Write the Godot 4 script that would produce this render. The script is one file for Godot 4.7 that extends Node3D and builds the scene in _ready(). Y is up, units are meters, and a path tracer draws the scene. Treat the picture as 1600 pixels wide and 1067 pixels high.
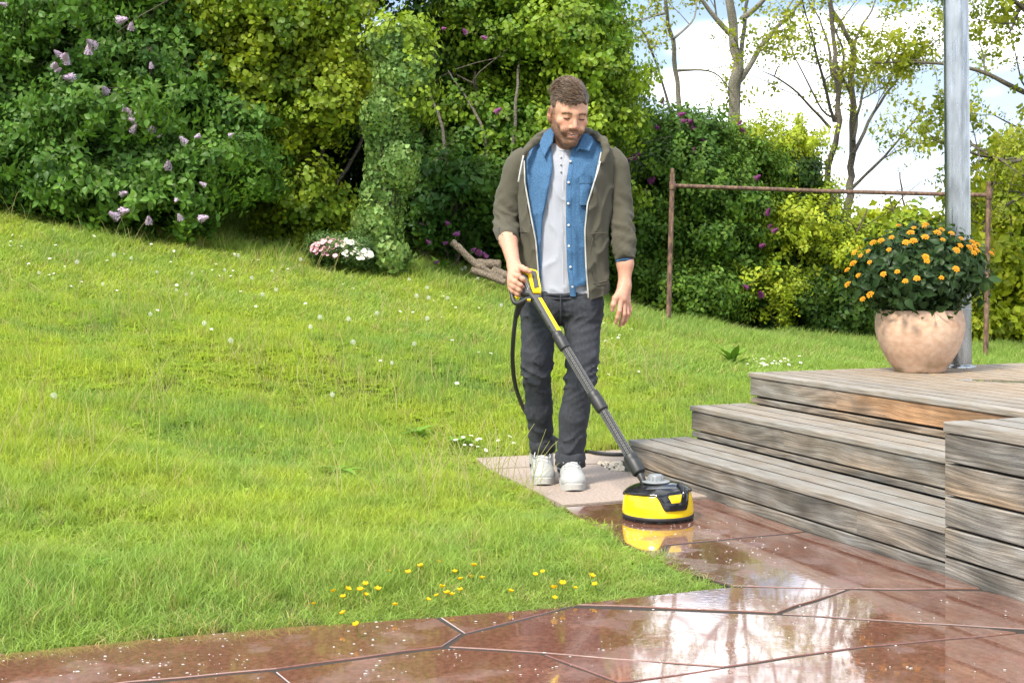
extends Node3D
# A man cleans wet sandstone paving beside wooden garden steps; a sloping lawn and a mixed flowering hedge behind.
# Axes: x right, y up, the camera looks along -z from one metre above the paving.

const FOCAL := 2100.0      # focal length in photograph pixels
const HORIZON := 410.0     # row of the horizon
var rng := RandomNumberGenerator.new()
var used := {}
var lumpy := FastNoiseLite.new()
var fine := FastNoiseLite.new()
var M := {}

func _ready():
	rng.seed = 7
	lumpy.seed = 3; lumpy.frequency = 1.0; lumpy.noise_type = FastNoiseLite.TYPE_SIMPLEX_SMOOTH
	lumpy.fractal_octaves = 2
	fine.seed = 5; fine.frequency = 1.0; fine.noise_type = FastNoiseLite.TYPE_SIMPLEX_SMOOTH
	fine.fractal_octaves = 1
	var cam := Camera3D.new()
	cam.name = "camera"
	add_child(cam)
	cam.position = Vector3(0, 1.0, 0)
	cam.set_frustum(0.1 * 1067.0 / FOCAL, Vector2(0, -0.1 * (533.5 - HORIZON) / FOCAL), 0.1, 2000.0)
	cam.current = true
	var world := WorldEnvironment.new()
	world.name = "world"
	var env := Environment.new()
	env.background_mode = Environment.BG_SKY
	env.sky = Sky.new()
	env.sky.sky_material = make_sky()
	env.tonemap_mode = Environment.TONE_MAPPER_LINEAR
	env.tonemap_exposure = 2.4
	env.sdfgi_enabled = true
	env.ssao_enabled = true
	env.ssil_enabled = true
	world.environment = env
	add_child(world)
	var sun := DirectionalLight3D.new()
	sun.name = "sun"
	sun.light_energy = 1.0
	sun.light_color = Color(1.0, 0.97, 0.91)
	sun.light_angular_distance = 10.0
	sun.shadow_enabled = true
	add_child(sun)
	sun.rotation_degrees = Vector3(-50, -34, 0)

	make_materials()
	lawn()
	paving()
	deck_and_steps()
	hedge()
	far_trees()
	carpet_bar()
	post_and_pot()
	logs_and_flowers()
	grass_cover()
	lawn_flowers()
	patio_cleaner()
	man()
	wet_details()

func make_sky() -> PanoramaSkyMaterial:
	var w := 2048
	var h := 1024
	var data := PackedFloat32Array()
	data.resize(w * h * 3)
	var cl := FastNoiseLite.new()
	cl.seed = 11; cl.frequency = 1.0; cl.fractal_octaves = 5; cl.noise_type = FastNoiseLite.TYPE_SIMPLEX_SMOOTH
	var blue := Vector3(0.155, 0.265, 0.415)
	var white := Vector3(1.30, 1.32, 1.34)
	for j in h:
		var el := (0.5 - (j + 0.5) / h) * PI
		var up := sin(el)
		var cu := cos(el)
		if up < -0.02:
			for i in w:
				var o := (j * w + i) * 3
				data[o] = 0.16; data[o + 1] = 0.19; data[o + 2] = 0.11
			continue
		var hz := exp(-maxf(up, 0.0) * 11.0)
		for i in w:
			var az := (i + 0.5) / w * TAU
			var p := Vector3(sin(az) * cu, up, cos(az) * cu)
			var s := 1.0 / (maxf(up, 0.0) + 0.16)
			var n := cl.get_noise_3d(p.x * s * 1.1 + 6.1, p.z * s * 1.1, up * 3.0)
			var c := smoothstep(-0.10, 0.26, n)
			var b := blue.lerp(Vector3(0.40, 0.47, 0.54), hz)
			var v := b.lerp(white * (1.05 + 0.25 * n), clampf(c * 0.92 + hz * 0.45, 0.0, 1.0))
			var o := (j * w + i) * 3
			data[o] = v.x; data[o + 1] = v.y; data[o + 2] = v.z
	var im := Image.create_from_data(w, h, false, Image.FORMAT_RGBF, data.to_byte_array())
	var m := PanoramaSkyMaterial.new()
	m.panorama = ImageTexture.create_from_image(im)
	return m

# ---------------------------------------------------------------- helpers
class MB:            # collects triangles of one mesh
	var v := PackedVector3Array()
	var uv := PackedVector2Array()
	var col := PackedColorArray()
	var ix := PackedInt32Array()
	func vert(p: Vector3, t := Vector2.ZERO, c := Color.WHITE) -> int:
		v.append(p); uv.append(t); col.append(c)
		return v.size() - 1
	func tri(a: int, b: int, c: int):
		ix.append(a); ix.append(b); ix.append(c)
	func quad(a: int, b: int, c: int, d: int):      # clockwise seen from outside
		tri(a, b, c); tri(a, c, d)
	func face(p: Array, c := Color.WHITE):          # flat polygon fan with its own corners
		var n := v.size()
		for q in p:
			vert(q, Vector2.ZERO, c)
		for k in range(1, p.size() - 1):
			tri(n, n + k, n + k + 1)
	func mesh() -> ArrayMesh:
		var nr := PackedVector3Array()
		nr.resize(v.size())
		for k in range(0, ix.size(), 3):
			var a := ix[k]
			var b := ix[k + 1]
			var c := ix[k + 2]
			var n := (v[c] - v[a]).cross(v[b] - v[a])
			nr[a] += n; nr[b] += n; nr[c] += n
		for k in nr.size():
			nr[k] = nr[k].normalized() if nr[k].length_squared() > 1e-20 else Vector3.UP
		var arr := []
		arr.resize(Mesh.ARRAY_MAX)
		arr[Mesh.ARRAY_VERTEX] = v
		arr[Mesh.ARRAY_NORMAL] = nr
		arr[Mesh.ARRAY_TEX_UV] = uv
		arr[Mesh.ARRAY_COLOR] = col
		arr[Mesh.ARRAY_INDEX] = ix
		var m := ArrayMesh.new()
		m.add_surface_from_arrays(Mesh.PRIMITIVE_TRIANGLES, arr)
		return m

func pt(x: float, y: float, d: float) -> Vector3:   # a measured pixel of the photograph and its distance, as a point
	return Vector3((x - 800.0) * d / FOCAL, 1.0 - (y - HORIZON) * d / FOCAL, -d)

func gp(x: float, y: float) -> Vector2:             # a pixel of the level paving, as (x, distance)
	var d := FOCAL / (y - HORIZON)
	return Vector2((x - 800.0) * d / FOCAL, d)

func numbered(called: String) -> String:
	if not used.has(called):
		used[called] = 0
		return called
	used[called] += 1
	return "%s_%03d" % [called, used[called]]

func thing(called: String, label: String, category: String, at := Vector3.ZERO, group := "") -> Node3D:
	var o := Node3D.new()
	o.name = numbered(called)
	add_child(o)
	o.position = at
	meta(o, label, category, group)
	return o

func meta(o: Node, label: String, category: String, group := ""):
	o.set_meta("label", label)
	o.set_meta("category", category)
	if group:
		o.set_meta("group", group)

func part(called: String, mesh: Mesh, mat: Material, parent: Node = self, at := Vector3.ZERO) -> MeshInstance3D:
	var o := MeshInstance3D.new()
	o.name = numbered(called) if parent == self else called
	o.mesh = mesh
	o.material_override = mat
	parent.add_child(o, true)
	o.position = at
	return o

func structure(o: Node) -> Node:
	o.set_meta("kind", "structure")
	return o

func copies(called: String, mesh: Mesh, mat: Material, where: Array, tint: Array, parent: Node = self) -> MultiMeshInstance3D:
	var mm := MultiMesh.new()
	mm.transform_format = MultiMesh.TRANSFORM_3D
	mm.use_colors = true
	mm.mesh = mesh
	mm.instance_count = where.size()
	for k in where.size():
		mm.set_instance_transform(k, where[k])
		mm.set_instance_color(k, tint[k])
	var o := MultiMeshInstance3D.new()
	o.name = numbered(called) if parent == self else called
	o.multimesh = mm
	o.material_override = mat
	parent.add_child(o, true)
	o.set_meta("kind", "stuff")
	return o

func up_basis(y: Vector3, roll: float) -> Basis:    # local y along the given direction
	y = y.normalized()
	var x := y.cross(Vector3(0.31, 0.2, 0.93)).normalized()
	var z := x.cross(y)
	var b := Basis(x, y, z)
	return b * Basis(Vector3.UP, roll)

func tube(mb: MB, path: Array, radii: Array, sides := 8, c := Color.WHITE, caps := true, squash := 1.0):
	var n := path.size()
	var first := mb.v.size()
	var x := Vector3.ZERO
	var run := 0.0
	for k in n:
		var t: Vector3 = (path[mini(k + 1, n - 1)] - path[maxi(k - 1, 0)]).normalized()
		if k == 0:
			x = t.cross(Vector3(0.23, 0.11, 0.97) if absf(t.z) < 0.9 else Vector3.UP).normalized()
		else:
			x = (x - t * x.dot(t)).normalized()
			run += (path[k] - path[k - 1]).length()
		var y := t.cross(x)
		var r: float = radii[k] if k < radii.size() else radii[-1]
		for s in sides:
			var a := TAU * s / sides
			mb.vert(path[k] + (x * cos(a) + y * sin(a) * squash) * r, Vector2(float(s) / sides, run), c)
	for k in n - 1:
		for s in sides:
			var s2 := (s + 1) % sides
			mb.quad(first + k * sides + s, first + (k + 1) * sides + s, first + (k + 1) * sides + s2, first + k * sides + s2)
	if caps:
		var a := mb.vert(path[0], Vector2.ZERO, c)
		var b := mb.vert(path[n - 1], Vector2.ZERO, c)
		for s in sides:
			var s2 := (s + 1) % sides
			mb.tri(a, first + s, first + s2)
			mb.tri(b, first + (n - 1) * sides + s2, first + (n - 1) * sides + s)

func smooth_path(p: Array, per := 6) -> Array:      # Catmull-Rom through the points
	var out := []
	for k in p.size() - 1:
		var a = p[maxi(k - 1, 0)]
		var b = p[k]
		var c = p[k + 1]
		var d = p[mini(k + 2, p.size() - 1)]
		for s in per:
			var t := float(s) / per
			out.append(0.5 * (2.0 * b + (c - a) * t + (2.0 * a - 5.0 * b + 4.0 * c - d) * t * t + (3.0 * b - a - 3.0 * c + d) * t * t * t))
	out.append(p[-1])
	return out

func table(p: Array, x: float) -> float:            # piecewise linear [[x, y], ...]
	if x <= p[0][0]:
		return p[0][1]
	for k in range(1, p.size()):
		if x <= p[k][0]:
			return lerpf(p[k - 1][1], p[k][1], (x - p[k - 1][0]) / (p[k][0] - p[k - 1][0]))
	return p[-1][1]

func soft(p: Array, x: float) -> float:             # the same with rounded corners
	var s := 0.0
	for k in 5:
		s += table(p, x + (k - 2) * 0.012)
	return s / 5.0

func lathe(mb: MB, prof: Array, sides := 48, c := Color.WHITE):   # profile of Vector2(radius, height), from below upwards
	var first := mb.v.size()
	for k in prof.size():
		for s in sides:
			var a := TAU * s / sides
			mb.vert(Vector3(cos(a) * prof[k].x, prof[k].y, sin(a) * prof[k].x), Vector2(float(s) / sides, prof[k].y), c)
	for k in prof.size() - 1:
		for s in sides:
			var s2 := (s + 1) % sides
			mb.quad(first + k * sides + s, first + k * sides + s2, first + (k + 1) * sides + s2, first + (k + 1) * sides + s)

func slab_box(mb: MB, lo: Vector3, hi: Vector3, bev: float, c := Color.WHITE):   # a box with chamfered edges, flat faces
	var f := [Vector3.RIGHT, Vector3.LEFT, Vector3.UP, Vector3.DOWN, Vector3.BACK, Vector3.FORWARD]
	var mid := (lo + hi) / 2
	var h := (hi - lo) / 2
	var corner := func(s: Vector3, n: Vector3) -> Vector3:      # the corner s of the face n
		var q := Vector3(s.x * (h.x - bev), s.y * (h.y - bev), s.z * (h.z - bev))
		return mid + q + n * bev
	var add := func(p: Array, out: Vector3):
		if (p[2] - p[0]).cross(p[1] - p[0]).dot(out) < 0:
			p.reverse()
		mb.face(p, c)
	for n in f:
		var t: Vector3 = Vector3(n.y, n.z, n.x).abs()
		var b: Vector3 = Vector3(n.z, n.x, n.y).abs()
		add.call([corner.call(n - t - b, n), corner.call(n + t - b, n), corner.call(n + t + b, n), corner.call(n - t + b, n)], n)
	for i in 6:
		for j in range(i + 1, 6):
			if absf(f[i].dot(f[j])) > 0.5:
				continue
			var e: Vector3 = f[i].cross(f[j]).abs()
			var s: Vector3 = f[i] + f[j]
			add.call([corner.call(s - e, f[i]), corner.call(s + e, f[i]), corner.call(s + e, f[j]), corner.call(s - e, f[j])], s)
	for x in [-1, 1]:
		for y in [-1, 1]:
			for z in [-1, 1]:
				var s := Vector3(x, y, z)
				add.call([corner.call(s, Vector3(x, 0, 0)), corner.call(s, Vector3(0, y, 0)), corner.call(s, Vector3(0, 0, z))], s)

func prism(mb: MB, outline: PackedVector2Array, y0: float, y1: float, bev := 0.0, c := Color.WHITE):   # outline of (x, distance); walls, chamfer and top
	var inner := outline
	if bev > 0.0:
		var o := Geometry2D.offset_polygon(outline, -bev)
		if o.size() > 0:
			inner = o[0]
	var ids := Geometry2D.triangulate_polygon(inner)
	var at := mb.v.size()
	for q in inner:
		mb.vert(Vector3(q.x, y1, -q.y), q, c)
	for k in range(0, ids.size(), 3):
		var a := inner[ids[k]]
		var b := inner[ids[k + 1]]
		var d := inner[ids[k + 2]]
		if (b - a).cross(d - a) < 0:
			mb.tri(at + ids[k], at + ids[k + 1], at + ids[k + 2])
		else:
			mb.tri(at + ids[k], at + ids[k + 2], at + ids[k + 1])
	var ring := func(p: PackedVector2Array, h0: float, q: PackedVector2Array, h1: float):
		for k in p.size():
			var a := p[k]
			var b := p[(k + 1) % p.size()]
			var a2 := _nearest(q, a)
			var b2 := _nearest(q, b)
			var f := [Vector3(a.x, h0, -a.y), Vector3(b.x, h0, -b.y), Vector3(b2.x, h1, -b2.y), Vector3(a2.x, h1, -a2.y)]
			var n := Vector3(b.y - a.y, 0, b.x - a.x)
			if Geometry2D.is_polygon_clockwise(p):
				n = -n
			if (f[2] - f[0]).cross(f[1] - f[0]).dot(n + Vector3(0, 0.001, 0)) < 0:
				f.reverse()
			mb.face(f, c)
	ring.call(outline, y0, outline, y1 - bev)
	if bev > 0.0:
		ring.call(outline, y1 - bev, inner, y1)

func _nearest(q: PackedVector2Array, p: Vector2) -> Vector2:
	var best := q[0]
	for r in q:
		if r.distance_squared_to(p) < best.distance_squared_to(p):
			best = r
	return best

# ---------------------------------------------------------------- distance fields, for bodies and clothes
class Field:
	var kind := PackedInt32Array()
	var a := PackedVector3Array()
	var b := PackedVector3Array()
	var ra := PackedFloat32Array()
	var rb := PackedFloat32Array()
	var k := PackedFloat32Array()
	var wrinkle: Callable
	func cone(p: Vector3, q: Vector3, r0: float, r1: float, join := 0.02):
		kind.append(0); a.append(p); b.append(q); ra.append(r0); rb.append(r1); k.append(join)
	func chain(p: Array, r: Array, join := 0.02):
		for i in p.size() - 1:
			cone(p[i], p[i + 1], r[i], r[i + 1], join)
	func egg(c: Vector3, r: Vector3, join := 0.02, cut := false):
		kind.append(2 if cut else 1); a.append(c); b.append(r); ra.append(0); rb.append(0); k.append(join)
	func at(p: Vector3) -> float:
		var d := 1e3
		for i in kind.size():
			var e: float
			if kind[i] == 0:
				var ab := b[i] - a[i]
				var t := clampf((p - a[i]).dot(ab) / ab.length_squared(), 0.0, 1.0)
				e = (p - a[i] - ab * t).length() - lerpf(ra[i], rb[i], t)
			else:
				var q := p - a[i]
				var k0 := (q / b[i]).length()
				var k1 := (q / (b[i] * b[i])).length()
				e = k0 * (k0 - 1.0) / maxf(k1, 1e-5)
			var j := k[i]
			if kind[i] == 2:
				var h := maxf(j - absf(d + e), 0.0)
				d = maxf(d, -e) + h * h / (4.0 * j)
			else:
				var h := maxf(j - absf(d - e), 0.0)
				d = minf(d, e) - h * h / (4.0 * j)
		if wrinkle and absf(d) < 0.05:
			d += wrinkle.call(p)
		return d

func nets(mb: MB, f: Callable, lo: Vector3, hi: Vector3, cell: float, tint: Callable, frame := Transform3D()):
	var nx := int(ceil((hi.x - lo.x) / cell)) + 2
	var ny := int(ceil((hi.y - lo.y) / cell)) + 2
	var nz := int(ceil((hi.z - lo.z) / cell)) + 2
	var sxy := nx * ny
	var val := PackedFloat32Array()
	val.resize(sxy * nz)
	val.fill(1e9)
	var id := PackedInt32Array()
	id.resize(sxy * nz)
	id.fill(-1)
	var B := 5
	var reach := B * cell * 0.87 * 1.35
	var act := PackedInt32Array()
	for bz in range(0, nz - 1, B):
		for by in range(0, ny - 1, B):
			for bx in range(0, nx - 1, B):
				if absf(f.call(lo + Vector3(bx + B * 0.5, by + B * 0.5, bz + B * 0.5) * cell)) > reach:
					continue
				for z in range(bz, mini(bz + B + 1, nz)):
					for y in range(by, mini(by + B + 1, ny)):
						for x in range(bx, mini(bx + B + 1, nx)):
							var o := z * sxy + y * nx + x
							if val[o] > 1e8:
								val[o] = f.call(lo + Vector3(x, y, z) * cell)
				for z in range(bz, mini(bz + B, nz - 1)):
					for y in range(by, mini(by + B, ny - 1)):
						for x in range(bx, mini(bx + B, nx - 1)):
							act.append(z * sxy + y * nx + x)
	var off := [0, 1, nx, nx + 1, sxy, sxy + 1, sxy + nx, sxy + nx + 1]
	var pos := [Vector3(0, 0, 0), Vector3(1, 0, 0), Vector3(0, 1, 0), Vector3(1, 1, 0), Vector3(0, 0, 1), Vector3(1, 0, 1), Vector3(0, 1, 1), Vector3(1, 1, 1)]
	var e0 := [0, 2, 4, 6, 0, 1, 4, 5, 0, 1, 2, 3]
	var e1 := [1, 3, 5, 7, 2, 3, 6, 7, 4, 5, 6, 7]
	for o in act:
		var m := 0
		for c in 8:
			if val[o + off[c]] < 0.0:
				m |= 1 << c
		if m == 0 or m == 255:
			continue
		var s := Vector3.ZERO
		var n := 0
		for e in 12:
			var va := val[o + off[e0[e]]]
			var vb := val[o + off[e1[e]]]
			if (va < 0.0) != (vb < 0.0):
				s += pos[e0[e]].lerp(pos[e1[e]], va / (va - vb))
				n += 1
		var p := lo + (Vector3(o % nx, (o % sxy) / nx, o / sxy) + s / n) * cell
		id[o] = mb.vert(frame * p, Vector2(p.x, p.y), tint.call(p))
	var step := [1, nx, sxy]
	for o in act:
		if id[o] < 0:
			continue
		for ax in 3:
			var u: int = step[(ax + 1) % 3]
			var w: int = step[(ax + 2) % 3]
			var i0 := val[o] < 0.0
			if i0 == (val[o + step[ax]] < 0.0) or o - u - w < 0:
				continue
			var a := id[o]
			var b := id[o - u]
			var c := id[o - u - w]
			var d := id[o - w]
			if b < 0 or c < 0 or d < 0:
				continue
			if i0:
				mb.quad(a, d, c, b)
			else:
				mb.quad(a, b, c, d)

func skin(f: Field) -> Callable:
	return f.at

# ---------------------------------------------------------------- materials
func noise_tex(freq: float, oct: int, lo: Color, hi: Color, size := 512, sd := 1, lo_at := 0.25, hi_at := 0.75, cell := false) -> NoiseTexture2D:
	var n := FastNoiseLite.new()
	n.seed = sd
	n.frequency = freq
	n.fractal_octaves = oct
	n.noise_type = FastNoiseLite.TYPE_CELLULAR if cell else FastNoiseLite.TYPE_SIMPLEX_SMOOTH
	var t := NoiseTexture2D.new()
	t.width = size; t.height = size
	t.noise = n
	t.seamless = true
	var g := Gradient.new()
	g.offsets = PackedFloat32Array([lo_at, hi_at])
	g.colors = PackedColorArray([lo, hi])
	t.color_ramp = g
	return t

func grey_tex(freq: float, oct: int, lo: float, hi: float, size := 512, sd := 1, lo_at := 0.25, hi_at := 0.75, cell := false) -> NoiseTexture2D:
	return noise_tex(freq, oct, Color(lo, lo, lo), Color(hi, hi, hi), size, sd, lo_at, hi_at, cell)

func lin(r: float, g: float, b: float) -> Color:
	return Color(r, g, b).linear_to_srgb()

func mat(c: Color, rough := 0.7, metal := 0.0) -> StandardMaterial3D:
	var m := StandardMaterial3D.new()
	m.albedo_color = c
	m.roughness = rough
	m.metallic = metal
	return m

func tri_tex(m: StandardMaterial3D, albedo: Texture2D, scale: Vector3, height: Texture2D = null, relief := 0.0, world := false) -> StandardMaterial3D:
	m.albedo_texture = albedo
	m.uv1_triplanar = true
	m.uv1_world_triplanar = world
	m.uv1_scale = scale
	if height:
		m.heightmap_enabled = true
		m.heightmap_texture = height
		m.heightmap_scale = relief
	return m

func leafy(back := 0.6, rough := 0.5) -> StandardMaterial3D:
	var m := mat(Color.WHITE, rough)
	m.vertex_color_use_as_albedo = true
	m.cull_mode = BaseMaterial3D.CULL_DISABLED
	m.backlight_enabled = back > 0.0
	m.backlight = Color(back, back, back * 0.55).linear_to_srgb()
	m.metallic_specular = 0.35
	return m

func tinted(rough := 0.6, metal := 0.0) -> StandardMaterial3D:
	var m := mat(Color.WHITE, rough, metal)
	m.vertex_color_use_as_albedo = true
	return m

func wood_texture(flat: bool) -> Array:           # grain along u: [colour, relief]
	var w := 1024
	var h := 512
	var n := FastNoiseLite.new()
	n.seed = 21; n.frequency = 1.0; n.fractal_octaves = 3
	var warp := FastNoiseLite.new()
	warp.seed = 8; warp.frequency = 1.0; warp.fractal_octaves = 2
	var c := PackedByteArray()
	c.resize(w * h * 3)
	var r := PackedByteArray()
	r.resize(w * h)
	for j in h:
		for i in w:
			var u := float(i) / w * 4.0
			var v := float(j) / h
			var wv := v + warp.get_noise_2d(u * 0.8, v * 1.6) * 0.045
			var rings := 0.5 + 0.5 * sin(wv * 34.0 + 9.0 * warp.get_noise_2d(u * 0.55 + 9.0, v * 1.4))
			var grain := n.get_noise_2d(u * 4.5, wv * 150.0)
			var fib := n.get_noise_2d(u * 30.0 + 50.0, v * 380.0)
			var blot := warp.get_noise_2d(u * 2.2 + 20.0, v * 5.0)
			var x := clampf(0.74 + 0.12 * (rings - 0.5) + 0.26 * n.get_noise_2d(u * 0.7 + 30.0, wv * 48.0) + 0.16 * grain + 0.10 * fib + 0.06 * blot, 0.25, 1.0)
			if flat:                                    # straight, weathered grain of the walked-on boards
				x = clampf(0.82 + 0.24 * n.get_noise_2d(u * 1.3, v * 70.0) + 0.16 * n.get_noise_2d(u * 3.0 + 70.0, v * 170.0) + 0.05 * blot, 0.3, 1.0)
			var o := j * w + i
			c[o * 3] = int(x * 255.0)
			c[o * 3 + 1] = int(clampf(x * (0.985 + 0.03 * blot), 0.0, 1.0) * 255.0)
			c[o * 3 + 2] = int(clampf(x * (0.96 + 0.07 * blot), 0.0, 1.0) * 255.0)
			r[o] = int(clampf(0.5 + 0.5 * grain + 0.3 * fib + 0.2 * (rings - 0.5), 0.0, 1.0) * 255.0)
	return [ImageTexture.create_from_image(Image.create_from_data(w, h, false, Image.FORMAT_RGB8, c)),
		ImageTexture.create_from_image(Image.create_from_data(w, h, false, Image.FORMAT_L8, r))]

func make_materials():
	for e in ["wood", "wood_top"]:
		var wt := wood_texture(e == "wood_top")
		var w := tinted(0.78)
		w.albedo_texture = wt[0]
		w.heightmap_enabled = true
		w.heightmap_texture = wt[1]
		w.heightmap_scale = 0.10
		M[e] = w
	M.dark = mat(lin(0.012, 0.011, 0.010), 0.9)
	# sandstone, dry and wet
	var speck := grey_tex(0.07, 4, 0.84, 1.0, 1024, 31)
	var rough_stone := grey_tex(0.02, 5, 0.0, 1.0, 512, 32, 0.1, 0.9)
	var fine_stone := grey_tex(0.12, 4, 0.0, 1.0, 512, 35, 0.2, 0.8)
	M.stone_dry = tri_tex(mat(lin(0.345, 0.27, 0.225), 0.92), speck, Vector3(0.8, 0.8, 0.8), fine_stone, 0.03, true)
	M.stone_dry.vertex_color_use_as_albedo = true
	var wet := tri_tex(mat(lin(0.205, 0.088, 0.060), 0.55), speck, Vector3(0.6, 0.6, 0.6), fine_stone, 0.012, true)
	wet.vertex_color_use_as_albedo = true
	wet.roughness = 1.0
	wet.roughness_texture = grey_tex(0.012, 4, 0.05, 0.42, 512, 33, 0.45, 0.75)
	wet.roughness_texture_channel = BaseMaterial3D.TEXTURE_CHANNEL_RED
	wet.metallic_specular = 0.75
	wet.clearcoat_enabled = true
	wet.clearcoat = 1.0
	wet.clearcoat_roughness = 0.035
	wet.clearcoat_texture = grey_tex(0.02, 5, 1.0, 0.35, 512, 34, 0.58, 0.80)
	M.stone_wet = wet
	M.joint = tri_tex(mat(lin(0.030, 0.023, 0.017), 0.95), speck, Vector3(5, 5, 5), null, 0.0, true)
	# ground under the grass
	M.soil = tri_tex(mat(lin(0.11, 0.125, 0.04), 1.0), noise_tex(0.03, 4, Color(0.55, 0.5, 0.35), Color(1, 1, 0.9), 512, 41), Vector3(0.8, 0.8, 0.8), null, 0.0, true)
	M.grass = leafy(1.0, 0.55)
	M.leaf = leafy(0.85, 0.45)
	M.petal = leafy(0.5, 0.7)
	M.bark = tri_tex(tinted(0.9), grey_tex(0.03, 4, 0.45, 1.0, 512, 51), Vector3(7, 2.2, 7), grey_tex(0.035, 4, 0.0, 1.0, 512, 52), 0.8)
	M.rust = tri_tex(tinted(0.85), noise_tex(0.03, 5, Color(0.55, 0.5, 0.5), Color(1, 0.95, 0.9), 256, 61), Vector3(3, 1, 3))
	# galvanised post, terracotta
	var zinc := tri_tex(mat(lin(0.40, 0.42, 0.44), 0.38, 0.95), grey_tex(0.02, 4, 0.85, 1.0, 512, 62, 0.3, 0.7), Vector3(2, 0.4, 2))
	zinc.roughness = 1.0
	zinc.roughness_texture = grey_tex(0.04, 3, 0.20, 0.36, 256, 63)
	zinc.uv1_triplanar = true
	M.zinc = zinc
	var tc := tri_tex(tinted(0.88), noise_tex(0.014, 5, Color(0.93, 0.90, 0.87), Color(1, 1, 1), 512, 64, 0.3, 0.65), Vector3(3.2, 4.5, 3.2), grey_tex(0.05, 3, 0.0, 1.0, 256, 65), 0.012)
	M.terracotta = tc
	# plastics
	M.yellow = mat(lin(0.83, 0.56, 0.010), 0.18)
	M.black = mat(lin(0.010, 0.010, 0.011), 0.12)
	M.rubber = mat(lin(0.016, 0.016, 0.017), 0.5)
	M.ribs = mat(lin(0.11, 0.11, 0.11), 0.3)
	M.knob = mat(lin(0.19, 0.20, 0.21), 0.35)
	M.white = mat(lin(0.55, 0.55, 0.54), 0.5)
	# cloth and skin
	var weave := grey_tex(0.25, 2, 0.0, 1.0, 256, 71)
	M.fleece = tri_tex(mat(lin(0.088, 0.080, 0.055), 0.95), noise_tex(0.08, 4, Color(0.78, 0.78, 0.78), Color(1, 1, 1), 512, 72), Vector3(6, 6, 6), weave, 0.06)
	M.fleece.rim_enabled = true; M.fleece.rim = 0.25
	M.denim = tri_tex(mat(lin(0.056, 0.146, 0.275), 0.9), noise_tex(0.05, 5, Color(0.72, 0.76, 0.80), Color(1.0, 1.0, 1.0), 512, 73, 0.25, 0.75), Vector3(6, 3.5, 6), weave, 0.06)
	M.heather = tri_tex(mat(lin(0.50, 0.515, 0.56), 0.95), noise_tex(0.22, 2, Color(0.66, 0.67, 0.70), Color(1, 1, 1), 512, 74), Vector3(4, 4, 4), weave, 0.04)
	M.jeans = tri_tex(mat(lin(0.034, 0.037, 0.046), 0.92), noise_tex(0.03, 5, Color(0.80, 0.80, 0.82), Color(1, 1, 1), 512, 75, 0.25, 0.75), Vector3(4, 2.5, 4), weave, 0.06)
	M.skin = tinted(0.5)
	M.skin.subsurf_scatter_enabled = true
	M.skin.subsurf_scatter_strength = 0.12
	M.skin.metallic_specular = 0.4
	M.hair = tinted(0.5)
	M.leather = tri_tex(mat(lin(0.37, 0.37, 0.365), 0.5), grey_tex(0.05, 3, 0.9, 1.0, 256, 76), Vector3(8, 8, 8), weave, 0.04)
	M.sole = mat(lin(0.36, 0.35, 0.33), 0.6)
	M.lace = mat(lin(0.46, 0.46, 0.46), 0.8)

# ---------------------------------------------------------------- lawn, paving
var paved := PackedVector2Array()
var decked := PackedVector2Array()
const HILL := [[-30.0, 3.3], [-9.0, 2.9], [-5.0, 1.86], [-3.6, 1.50], [-2.3, 1.17], [-1.1, 0.97], [0.2, 0.66], [1.65, 0.29], [2.9, 0.12], [4.4, -0.02], [9.0, -0.06]]

func ground(x: float, d: float) -> float:            # height of the lawn
	var b := 0.0
	for k in 3:
		b += table(HILL, x + (k - 1) * 0.8) / 3.0
	var start := 3.85 + 0.34 * clampf(x, -6.0, 0.8)
	var t := clampf((d - start) / (13.5 - start), 0.0, 1.12)
	var f := pow(t, 1.2)
	var away := 0.0
	if walk.size() > 0 and not Geometry2D.is_point_in_polygon(Vector2(x, d), walk):
		away = 1e3
		for k in walk.size():
			var q := Geometry2D.get_closest_point_to_segment(Vector2(x, d), walk[k], walk[(k + 1) % walk.size()])
			away = minf(away, q.distance_to(Vector2(x, d)))
	f *= smoothstep(-0.25, 2.4, away)
	return b * f - 0.018 + 0.018 * lumpy.get_noise_2d(x * 1.3, d * 1.3) * minf(away, 1.0)

var walk := PackedVector2Array()

func grow(a: float, b: float, step: float, reach: float) -> PackedFloat32Array:
	var out := PackedFloat32Array()
	var x := a
	var back := PackedFloat32Array()
	var s := step
	var y := a
	while y > -reach:
		s *= 1.5
		y -= s
		back.append(y)
	back.reverse()
	out.append_array(back)
	while x <= b:
		out.append(x)
		x += step
	s = step
	while x < reach:
		out.append(x)
		s *= 1.5
		x += s
	return out

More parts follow.
